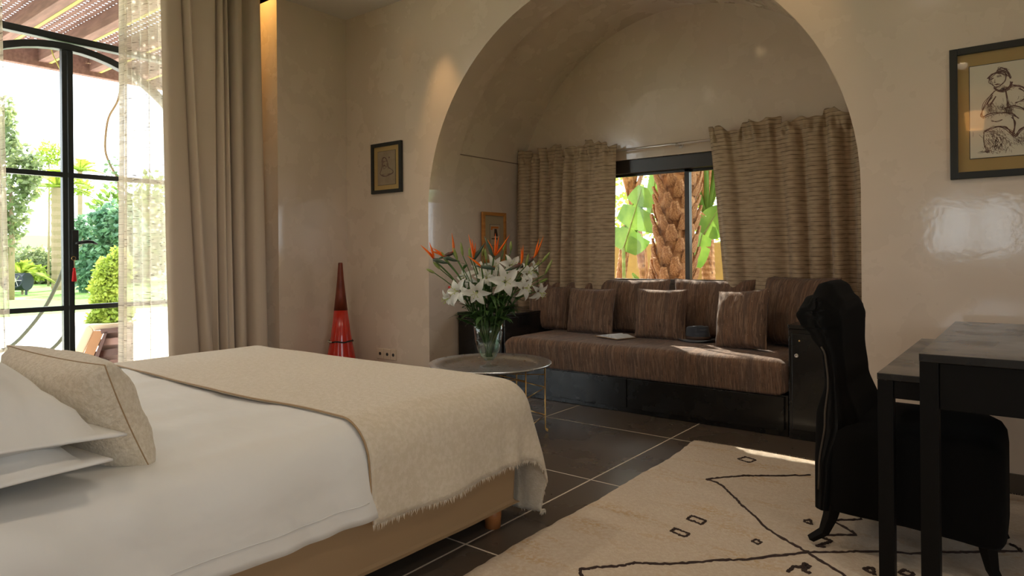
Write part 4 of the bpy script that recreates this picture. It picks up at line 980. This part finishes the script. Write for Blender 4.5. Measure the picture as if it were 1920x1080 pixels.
pt = atZ(1725, 663, .75); pt2 = atZ(1775, 598, .75)
table('taller black table with glossy top at the right edge of the photo', -.272, .95, pt.y, 3.42, .75, .135, .05, .024, 0)
q = atZ(1640, 702, .675)
table('lower black table tucked under the taller one, nearer the arch', q.x, .60, pt.y+.045, 3.36, .675, .055, .045, .02, 0)

# ---- slipper chair
ch = thing('slipper_chair', 'black velvet high-backed chair tucked under the tables', 'chair', (-.36, 2.74, 0))
cy0, cy1, cxb, cxf = 2.49, 3.0, -.60, -.075
def seatfn():
    vs = []; rows = [( .155, .975), (.17, 1.0), (.30, 1.0), (.40, 1.0), (.435, .985), (.455, .94), (.466, .86), (.472, .6), (.474, .2)]
    n = 64; mx_, my_ = (cxb+cxf)/2, (cy0+cy1)/2; hx, hy = (cxf-cxb)/2, (cy1-cy0)/2
    for (z, k_) in rows:
        for i in range(n):
            a = 2*PI*i/n; c, s_ = math.cos(a), math.sin(a); p = 7 if k_ > .5 else 3
            rr = (abs(c)**p+abs(s_)**p)**(-1/p)
            x = mx_+hx*k_*rr*c; y = my_+hy*k_*rr*s_*(1-.06*(1-c)*.5*0)
            zz = z-(.03*max(0, (x-mx_)/hx)**2 if z < .2 else .012*max(0, (x-mx_)/hx)**3)
            vs.append((x, y, zz))
    m_ = n; fs = [(r*m_+i, r*m_+(i+1) % m_, (r+1)*m_+(i+1) % m_, (r+1)*m_+i) for r in range(len(rows)-1) for i in range(m_)]
    fs += [tuple(reversed(range(m_))), tuple((len(rows)-1)*m_+i for i in range(m_))]
    return MB().add(vs, fs)
obj('seat', seatfn(), 'velvet', ch, smooth=True)
XBk = [(.14, -.622), (.30, -.622), (.47, -.618), (.59, -.592), (.70, -.600), (.78, -.635), (.82, -.668), (.860, -.682), (.888, -.668), (.900, -.640), (.915, -.634), (.938, -.625), (.945, -.600)]
XFr = [(.14, -.56), (.30, -.54), (.46, -.480), (.60, -.520), (.74, -.532), (.84, -.532), (.878, -.540), (.90, -.562), (.925, -.572), (.940, -.585), (.945, -.600)]
def backfn(u, v):
    # u round the section (front then back), v across width
    w = v*2-1; aw = abs(w)
    crest = 1-.045*(lambda q: q*q*(3-2*q))(min(1, max(0, (aw-.45)/.5)))-.012*aw*aw
    if u < .5: t = u/.5; z = lerp(.15, .945, t**.8); x = interp(XFr, z)
    else: t = (1-u)/.5; z = lerp(.15, .945, t**.8); x = interp(XBk, z)
    ed = max(0, (aw-.86)/.14); xm = (interp(XFr, z)+interp(XBk, z))/2; x = lerp(x, xm, ed**2.2*.85)
    zz = z*(1 if z < .55 else lerp(1, crest, (z-.55)/.395))
    hw = .245*(1-.10*math.exp(-((z-.66)/.13)**2)+.02*(z > .82))
    return Vector((x, (cy0+cy1)/2+w*hw, zz))
bm_ = MB().grid(backfn, 160, 40)
m41 = 41; n81 = 161
for v_ in (0, 40):   # close the two sides
    ring = [i*m41+v_ for i in range(n81)]; bm_.f += [(ring[i], ring[i+1], ring[n81-2-i], ring[n81-1-i]) for i in range(79)]
obj('backrest', bm_, 'velvet', ch, smooth=True)
obj('piping', MB().tube([backfn(.5+.5*(1-t/40*.98)-.0, .012)+Vector((-.002, -.004, 0)) for t in range(2, 29)], .0035, 6), mat('velvet_piping', (.05, .035, .022), .7), ch, smooth=True)
def sabre(x, y, dx, dy, z1=.17):
    return MB().tube([(x, y, z1), (x+dx*.12, y+dy*.12, z1*.72), (x+dx*.4, y+dy*.4, z1*.38), (x+dx, y+dy, .016+0)], [.030, .025, .019, .015], 4)
for (x, y, dx, dy) in ((cxb+.035, cy0+.045, -.075, -.0), (cxb+.035, cy1-.045, -.075, .0), (cxf-.05, cy0+.045, .035, -.0), (cxf-.05, cy1-.045, .035, 0)):
    mb_ = sabre(x, y, dx, dy)
    lo = min(p.z for p in mb_.v); mb_.v = [p-Vector((0, 0, lo-.018)) if p.z < .04 else p for p in mb_.v]
    obj('leg', mb_, 'black_wood', ch, bevel=.002)

# ============================================================ OUTSIDE, behind the niche window
struct('ground', MB().box(-60, 30, YN+.22, 60, -.3, -.16).box(-60, -5.1, -40, YN+.22, -.3, -.16).box(-5.1, 30, -40, YF-.2, -.3, -.16), 'lawn')
struct('terrace', MB().box(-15.0, -5.1, -6, YN+8, -.16, -.02), 'paving')
struct('planting_bed', MB().box(-4.9, 1, YN+.25, 6.95, -.16, -.05), 'earth')
tag(obj('garden_wall', MB().box(-5.0, 2, 7.0, 7.2, -.16, 1.165), 'ochre', bevel=.01), 'low ochre rendered garden wall behind the palm trunks', 'wall')
def palm(label, base, top, r0, r1, nring, per, bs, m='bark', boots=True):
    t = thing('palm_tree', label, 'tree', tuple(base))
    b = Vector(base); tp_ = Vector(top)
    pts = [b.lerp(tp_, k/24) for k in range(25)]
    obj('trunk', MB().tube(pts, [lerp(r0, r1, k/24)*(1+.04*math.sin(k*2.4)) for k in range(25)], 14), m, t, smooth=True)
    if boots:
        # one shared leaf-base mesh
        def bf(u, v):
            a = (v-.5)*2; w = (1-u**1.6)*.5+.28
            return Vector((a*w*.5, -.20-.75*math.sin(u*1.5)*.55+.16*a*a*(1-u*.3), -.35+u*1.15))
        me = None; n = 0
        for i in range(nring):
            for j in range(per):
                a = 2*PI*(j+(i % 2)*.5)/per+i*.07
                p = b.lerp(tp_, (i+.4)/nring); rr = lerp(r0, r1, i/nring)
                s = bs*R.uniform(.85, 1.2)
                if me is None:
                    g = MB().grid(bf, 5, 4); g.v = [p_+b for p_ in g.v]; o = obj('leaf_base', g, m, t, smooth=False, solid=.16); me = o.data
                else:
                    o = bpy.data.objects.new('leaf_base', me); COL.objects.link(o); o.parent = t; q_ = o.modifiers.new('solid', 'SOLIDIFY'); q_.thickness = .16; q_.offset = 0
                o.location = p-b+Vector((math.cos(a), math.sin(a), 0))*(rr-.2*s); o.rotation_euler = (R.uniform(-.12, .12), R.uniform(-.1, .1), a+PI/2+R.uniform(-.15, .15)); o.scale = (s*1.05, s, s*R.uniform(.85, 1.1))
    return t
pb = atY(1262, 560, 5.65); pt_ = atY(1273, 300, 5.65)
sl = (pt_-pb); 
base = pb+sl*((-.1-pb.z)/sl.z); topp = pb+sl*((3.2-pb.z)/sl.z)
palm('thick orange-brown palm trunk with old leaf bases right behind the niche window', (base.x, base.y, -.1), tuple(topp), .165, .175, 34, 7, .115)
palm_o = [o for o in COL.objects if o.name == 'palm_tree'][0]
for (dx, dy, dz, L_) in ((-1, .10, .12, 2.2), (-1, .55, .2, 2.2), (-.7, .9, .3, 2.0), (-1, .3, -.05, 2.1), (.8, .6, .4, 2.0), (0, 1, .4, 2.0)):
    d = Vector((dx, dy, dz)).normalized(); tp0 = Vector(topp)+Vector((0, 0, -.05)); mb = MB()
    mb.tube([tp0+d*(L_*k/8)+Vector((0, 0, -.35*L_*(k/8)**2)) for k in range(9)], [.025*(1-.8*k/8) for k in range(9)], 5)
    for k in range(3, 40):
        u = k/40; p = tp0+d*(L_*u)+Vector((0, 0, -.35*L_*u*u)); sd = d.cross(Vector((0, 0, 1))).normalized(); l = .42*math.sin(PI*u**.8)+.06
        for sg in (-1, 1):
            e = p+sd*sg*l+d*l*.5+Vector((0, 0, -.2*l)); mb.add([p, p.lerp(e, .4)+d*.018, e, p.lerp(e, .4)-d*.018], [(0, 1, 2, 3)])
    obj('frond', mb, 'leafy', palm_o)
def thin_trunk(label, px, py, px2, py2, Y, r, z1, rings=True):
    a = atY(px, py, Y); c = atY(px2, py2, Y); s = c-a; b0 = a+s*((-.1-a.z)/s.z); b1 = a+s*((z1-a.z)/s.z)
    t = thing('slim_palm_trunk', label, 'tree', (b0.x, b0.y, -.1)); pts = []; rad = []
    n = 60
    for k in range(n+1): pts.append(b0.lerp(b1, k/n)); rad.append(r*(1+.09*(k % 2))*(1-.1*k/n))
    obj('trunk', MB().tube(pts, rad, 12), 'bark', t); return t, b1
t1, e1 = thin_trunk('slim ringed trunk at the left edge of the niche window', 1163, 530, 1172, 460, 6.3, .055, 1.35)
t2, e2 = thin_trunk('slim ringed trunk at the right side of the niche window', 1329, 530, 1326, 445, 6.3, .065, 1.45)
# fans of overlapping leaf stalks above
def stalkfan(t, e, spread, n, L_, cols, seed):
    rr = random.Random(seed)
    for i in range(n):
        a = lerp(-spread, spread, (i+.5)/n)*(1 if i % 2 else .8)
        d = (CXA*math.sin(a)+Vector((0, 0, 1))*math.cos(a)+FW*rr.uniform(-.1, .1)).normalized()
        p = e+Vector((0, 0, (i % 3)*.07-.05))-CXA*math.sin(a)*.02
        obj('leaf_stalk', MB().tube([p, p+d*L_*.4, p+d*L_], [.032, .026, .016], 6), cols[i % len(cols)], t, smooth=True)
stalkfan(t2, e2, .55, 14, 1.2, ['banana', 'banana', 'bark'], 3)
t3, e3 = thin_trunk('brown trunk hanging with dry fibres above the big leaf, left in the niche window', 1186, 370, 1180, 330, 6.6, .05, 1.75)
stalkfan(t3, e3-Vector((0, 0, .1)), .4, 10, .8, ['bark'], 4)
def bigleaf(parent, px0, py0, px1, py1, Y, wid, bend=.0, m='banana', Y1=None, cuts=0, nm='leaf'):
    a = atY(px0, py0, Y); b = atY(px1, py1, Y1 or Y); d = b-a; L_ = d.length; d.normalize(); sd = d.cross(Vector((.25, 1, .2))).normalized(); up = sd.cross(d)
    rr = random.Random(int(px0+py1))
    cutl = [rr.uniform(.2, .9) for _ in range(cuts)]
    def fn(u, v):
        c = (v-.5)*2; w = wid*.5*(math.sin(PI*(.06+.90*u)**.75)**.6)
        for q in cutl:
            if abs(u-q) < .02 and abs(c) > .35: w *= .55
        return a+d*(L_*u)+sd*(c*w)+up*(abs(c)*w*.25-.12*L_*u*u*bend)
    l = obj(nm, MB().grid(fn, 40, 6), m, parent, smooth=True)
    obj('midrib', MB().tube([a+d*(L_*k/6)-up*(.12*L_*(k/6)**2*bend)-up*.004 for k in range(7)], [.010, .009, .008, .007, .005, .004, .002], 6), 'bud', l, smooth=True)
    return l
bb = atY(1190, 560, 6.1)
bn = thing('banana_plant', 'broad bright green banana leaves left of the thick palm trunk', 'plant', (bb.x, bb.y, -.05))
bigleaf(bn, 1168, 470, 1207, 350, 6.15, .50, .3, cuts=5)
bigleaf(bn, 1222, 400, 1232, 300, 6.4, .24, .1)
bigleaf(bn, 1212, 560, 1186, 512, 6.0, .10, .2)
obj('stalk', MB().tube([atY(1172, 575, 6.1), atY(1170, 520, 6.1), atY(1169, 465, 6.15)], .018, 8), 'bud', bn, smooth=True)
bb = atY(1350, 560, 5.9)
bn2 = thing('banana_plant', 'broad green banana leaves right of the thick palm trunk', 'plant', (bb.x, bb.y, -.05))
bigleaf(bn2, 1320, 440, 1350, 388, 5.9, .30, .2, cuts=2)
bigleaf(bn2, 1303, 500, 1325, 405, 6.0, .20, .1, cuts=1)
obj('stalk', MB().tube([atY(1300, 570, 6.0), atY(1304, 500, 6.0)], .015, 8), 'bud', bn2, smooth=True)
# small upright shoots by the wall
sh = thing('red_stemmed_shoot', 'thin brown stems in front of the ochre wall left of the palm', 'plant', tuple(atY(1212, 560, 6.2)))
obj('stem', MB().tube([atY(1212, 565, 6.2), atY(1213, 500, 6.2), atY(1210, 452, 6.2)], [.014, .012, .006], 7).tube([atY(1224, 565, 6.1), atY(1220, 520, 6.1), atY(1226, 470, 6.1)], [.03, .028, .02], 7), 'bark', sh, smooth=True)
RL = random.Random(11)
for (lab, c, rad, n, sz, m) in (('pale green bush above the ochre wall on the left of the niche window', (-4.4, 9.0, 2.0), (2.0, 1.0, 1.6), 3600, .11, 'leafy4'), ('leafy green bush above the ochre wall on the right of the niche window', (-1.2, 9.0, 2.0), (2.2, 1.0, 1.7), 3600, .11, 'leafy')):
    t = thing('garden_bush', lab, 'bush', (c[0], c[1], -.16)); mb = MB(); leafcards(mb, n, c, rad, sz, RL, .3); obj('foliage', mb, m, t, kind='stuff')
    obj('trunk', MB().tube([(c[0], c[1], -.16), (c[0]+.1, c[1], c[2])], [.06, .03], 8), 'bark2', t)

# ============================================================ OUTSIDE, beyond the garden door
# pergola over the terrace
pg = thing('pergola', 'wooden terrace pergola with latticed roof above the garden door', 'pergola', (-6.5, 1.5, -.02))
PX0, PZ = -8.05, 3.06
obj('fascia_beam', MB().box(PX0-.08, PX0, -1.6, 7.5, PZ-.03, PZ+.22), 'pergola', pg, bevel=.006)
for y in (-1.5, 7.4): obj('post', MB().box(PX0-.10, PX0+.02, y-.07, y+.07, -.02, PZ-.03), 'pergola', pg, bevel=.006)
for k_ in range(18):
    y = -1.28+k_*.47
    rf2 = obj('rafter', MB().box(PX0-.25, -5.13, y-.045, y+.045, PZ+.02, PZ+.16), 'pergola', pg, bevel=.004)
    obj('lit_edge_strip', MB().box(PX0-.25, -5.13, y+.047, y+.075, PZ+.02, PZ+.05), 'lit_edge_tendril', rf2)  # yellow strip puts the sunlit rafter edge into colour
lt = MB()
y = -1.5
while y < 7.4: lt.box(PX0-.3, -5.13, y, y+.034, PZ+.165, PZ+.170); y += .060
obj('lattice_slats', lt, 'pergola', pg, kind='stuff')
lt = MB(); x = PX0-.3
while x < -5.15: lt.box(x, x+.034, -1.5, 7.4, PZ+.171, PZ+.176); x += .064
obj('lattice_slats', lt, 'pergola', pg, kind='stuff')
# hammock stand
hs = thing('hammock_stand', 'curved wooden hammock stand on the bright terrace beyond the door', 'hammock stand', tuple(atD(60, 668, 7)))
def arcp(pts, D): return [atD(a, b, D) for a, b in pts]
obj('arc_beam', MB().tube([Vector(p) for p in curve([tuple(q) for q in arcp([(-60, 668), (-20, 665), (22, 648), (58, 612), (84, 577), (100, 548), (113, 520), (121, 497)], 7.0)], 5)], .019, 8), 'hammock', hs, smooth=True)
obj('arc_beam', MB().tube([Vector(p) for p in curve([tuple(q) for q in arcp([(78, 664), (95, 656), (112, 640), (126, 620)], 6.6)], 5)], .018, 8), 'hammock', hs, smooth=True)
obj('foot', MB().obox(atD(86, 660, 6.4), atD(116, 664, 6.4), .06, .05), 'wooden_sun', hs, bevel=.004)
# lounger
D = 5.75
lo_ = thing('garden_lounger', 'wooden garden lounger with peach cushion just outside the door', 'lounger', tuple(atD(180, 690, D)))
def lq(px, py, dd=0): return atD(px, py, D+dd)
depth = -FW*.0
def slab(pts, dd0, dd1):
    n = len(pts); v = [lq(a, b, dd0) for a, b in pts]+[lq(a, b, dd1) for a, b in pts]
    return MB().add(v, [tuple(range(n)), tuple(reversed(range(n, 2*n)))]+[(i, i+n, (i+1) % n+n, (i+1) % n) for i in range(n)])
obj('cushion', slab([(128, 690), (134, 668), (160, 614), (166, 609), (174, 612), (176, 622), (150, 678), (146, 690)], .05, .55), 'lounge_cloth', lo_, bevel=.025, bseg=3)
obj('seat_pad', slab([(166, 609), (250, 603), (252, 613), (176, 620)], .05, .5), 'lounge_cloth', lo_, bevel=.01)
obj('back_frame', slab([(144, 700), (150, 680), (176, 620), (196, 620), (166, 690), (162, 702)], .0, .06), 'wooden_sun', lo_)
obj('side_rail', slab([(188, 617), (250, 611), (250, 620), (190, 626)], -.02, .06), 'lounge_wood', lo_)
obj('leg', slab([(196, 622), (202, 622), (172, 705), (162, 705)], -.02, .04), 'lounge_wood', lo_)
obj('side_panel', slab([(196, 622), (250, 616), (250, 700), (166, 700)], .07, .09), mat('lounger_panel', (.42, .28, .25), .7), lo_)
for (a, b, c, d) in ((186, 636, 250, 630), (178, 659, 250, 648), (172, 681, 250, 668), (164, 700, 250, 690)):
    obj('slat', slab([(a, b), (c, d), (c, d+13), (a-6, b+13)], .02, .05), mat('lounger_slat', (.32, .19, .17), .6) if a == 186 else 'lounge_wood' if a == 178 else 'pergola', lo_)
# drum barbecue on the lawn
q = atZ(38, 553, -.16)
dm_ = thing('barrel_barbecue', 'black barrel barbecue with spoked wheel on the far lawn', 'barbecue', tuple(q))
ax_ = CXA.copy(); ax_.z = 0; ax_.normalize()
obj('barrel', MB().tube([q-ax_*.45+Vector((0, 0, .45)), q+ax_*.25+Vector((0, 0, .45))], .30, 20), 'drum', dm_, smooth=False)
wc_ = q+ax_*.12+Vector((0, 0, .5))-FW*.36
rim_ = [wc_+ax_*(.22*math.cos(k*PI/10))+Vector((0, 0, .22*math.sin(k*PI/10))) for k in range(21)]
wh = obj('wheel', MB().tube(rim_, .025, 6, caps=False), 'drum', dm_)
for k in range(6): obj('spoke', MB().tube([wc_, rim_[int(k*20/6)]], .014, 5), 'chrome', wh)
for s in (-.35, .2): obj('leg', MB().obox(q+ax_*s, q+ax_*s+Vector((0, 0, .3)), .06, .06), 'drum', dm_)
# trees and shrubs
def tree(name, label, px, pyb, D, crown, n, sz, m, trunk=True, cat='tree', drop=0, tr=.1):
    # crown: list of (px, py, rx_px, ry_px); depth radius = horizontal
    b = atD(px, pyb, D); b.z = -.16
    t = thing(name, label, cat, tuple(b)); tot = sum(c[2]*c[3] for c in crown); mb = MB(); s = D/FPX
    for (cx, cy, rx_, ry_) in crown:
        leafcards(mb, int(n*cx*0+n*(rx_*ry_)/tot), atD(cx, cy, D), (rx_*s, rx_*s*.8, ry_*s), sz, RL, .3, drop)
    obj('foliage', mb, m, t, kind='stuff')
    if trunk:
        c = atD(crown[0][0], crown[0][1], D); obj('trunk', MB().tube([b, b.lerp(c, .5)+Vector((tr, 0, 0)), c], [tr, tr*.8, tr*.4], 8), 'bark2', t, smooth=True)
    return t
tree('olive_tree', 'grey-green tree at the far left of the garden view', 20, 540, 20, [(20, 350, 48, 100), (10, 240, 26, 60), (60, 330, 22, 44), (0, 440, 40, 60)], 3000, .20, 'leafy2')
tree('weeping_tree', 'blue-green feathery tree right of the door mullion', 185, 560, 24, [(190, 470, 44, 56), (215, 420, 34, 40), (165, 500, 30, 44), (152, 425, 16, 20), (240, 440, 40, 60), (185, 410, 20, 14)], 5200, .22, 'leafy3', drop=.5)
tree('round_shrub', 'bright yellow-green clipped shrub by the terrace edge', 198, 612, 11.2, [(200, 545, 34, 62), (182, 600, 20, 18), (225, 500, 24, 34), (225, 590, 30, 30)], 7000, .075, 'leafy4', cat='shrub', tr=.04)
tree('garden_shrub', 'low pale shrub on the lawn left of the far palm', 52, 535, 25, [(52, 508, 24, 16), (30, 515, 14, 14), (75, 512, 16, 14)], 1600, .14, 'leafy4', cat='shrub', tr=.03)
tree('garden_hedge', 'hazy grey-green hedge closing the far lawn', 60, 535, 33, [(60, 500, 60, 34), (-20, 500, 50, 40), (140, 505, 60, 34), (230, 500, 60, 40)], 7000, .3, 'leafy2', trunk=False, cat='hedge')
tree('yellow_leaf_tree', 'thin tree with sunlit yellow-green leaves behind the mullion, far off', 90, 480, 30, [(92, 290, 26, 26), (60, 305, 22, 14), (110, 360, 12, 30), (150, 350, 24, 18)], 900, .2, 'leafy4', tr=.05)
tree('backdrop_tree', 'dark tree mass behind the weeping tree', 230, 540, 36, [(240, 430, 80, 90), (330, 420, 80, 110)], 3000, .4, 'leafy', trunk=True)
# far palms
def far_palm(label, px, pb_, pt_, D, r, fr_n, Lf, m='leafy4'):
    b = atD(px, pb_, D); tp_ = atD(px, pt_, D)
    t = thing('date_palm', label, 'tree', (b.x, b.y, -.16)); s = D/FPX; n = 26
    b.z = -.16
    obj('trunk', MB().tube([b.lerp(tp_, k/n) for k in range(n+1)], [r*s*(1+.12*(k % 2)) for k in range(n+1)], 10), 'bark2', t)
    for i in range(fr_n):
        a = 2*PI*i/fr_n+RL.uniform(-.2, .2); el = RL.uniform(.1, 1.2); d = Vector((math.cos(a)*math.cos(el), math.sin(a)*math.cos(el), math.sin(el))); mb = MB(); pts = []
        for k in range(9): u = k/8; pts.append(tp_+d*(Lf*u)+Vector((0, 0, -Lf*.55*u*u)))
        mb.tube(pts, [.03*(1-.8*k/8) for k in range(9)], 4)
        for k in range(1, 26):
            u = k/26; p = tp_+d*(Lf*u)+Vector((0, 0, -Lf*.55*u*u)); sd = d.cross(Vector((0, 0, 1))).normalized(); l = Lf*.24*math.sin(PI*u**.7)+.05
            for sg in (-1, 1): e = p+sd*sg*l+d*l*.5+Vector((0, 0, -.15*l)); mb.add([p, p+d*.05, e], [(0, 1, 2)])
        obj('frond', mb, m, t)
far_palm('tall date palm whose trunk stands beside the door mullion', 107, 522, 352, 26, 9, 16, 1.6)
far_palm('short distant palm with pale fronds, centre right of the door', 150, 505, 322, 42, 4, 14, 2.0)
far_palm('small spiky palm shrub on the lawn at the left', 42, 540, 515, 23, 2, 14, 1.0)
vn = thing('climbing_vine', 'bare curved vine hanging from the pergola at the right of the door', 'vine', tuple(atD(218, 190, 6.2)))
obj('stem', MB().tube([Vector(p) for p in curve([tuple(atD(a, b, 6.4)) for a, b in ((228, 150), (221, 188), (204, 220), (198, 255), (198, 285), (207, 310), (220, 335), (224, 370))], 6)], .010, 6), 'bark2', vn, smooth=True)
obj('tendril', MB().tube([atD(94, 84, 6.6), atD(100, 104, 6.6), (atD(113, 130, 6.6))], .006, 5), 'lit_edge_tendril', vn)
vl = MB(); leafcards(vl, 60, atD(218, 330, 6.4), (.10, .10, .22), .05, RL, .1); obj('foliage', vl, 'leafy3', vn, kind='stuff')
tag(obj('far_garden_wall', MB().box(-52, -51.5, 0, 60, -.16, 2.6), 'backwall', bevel=.02), 'pinkish garden wall far behind the lawn', 'wall')
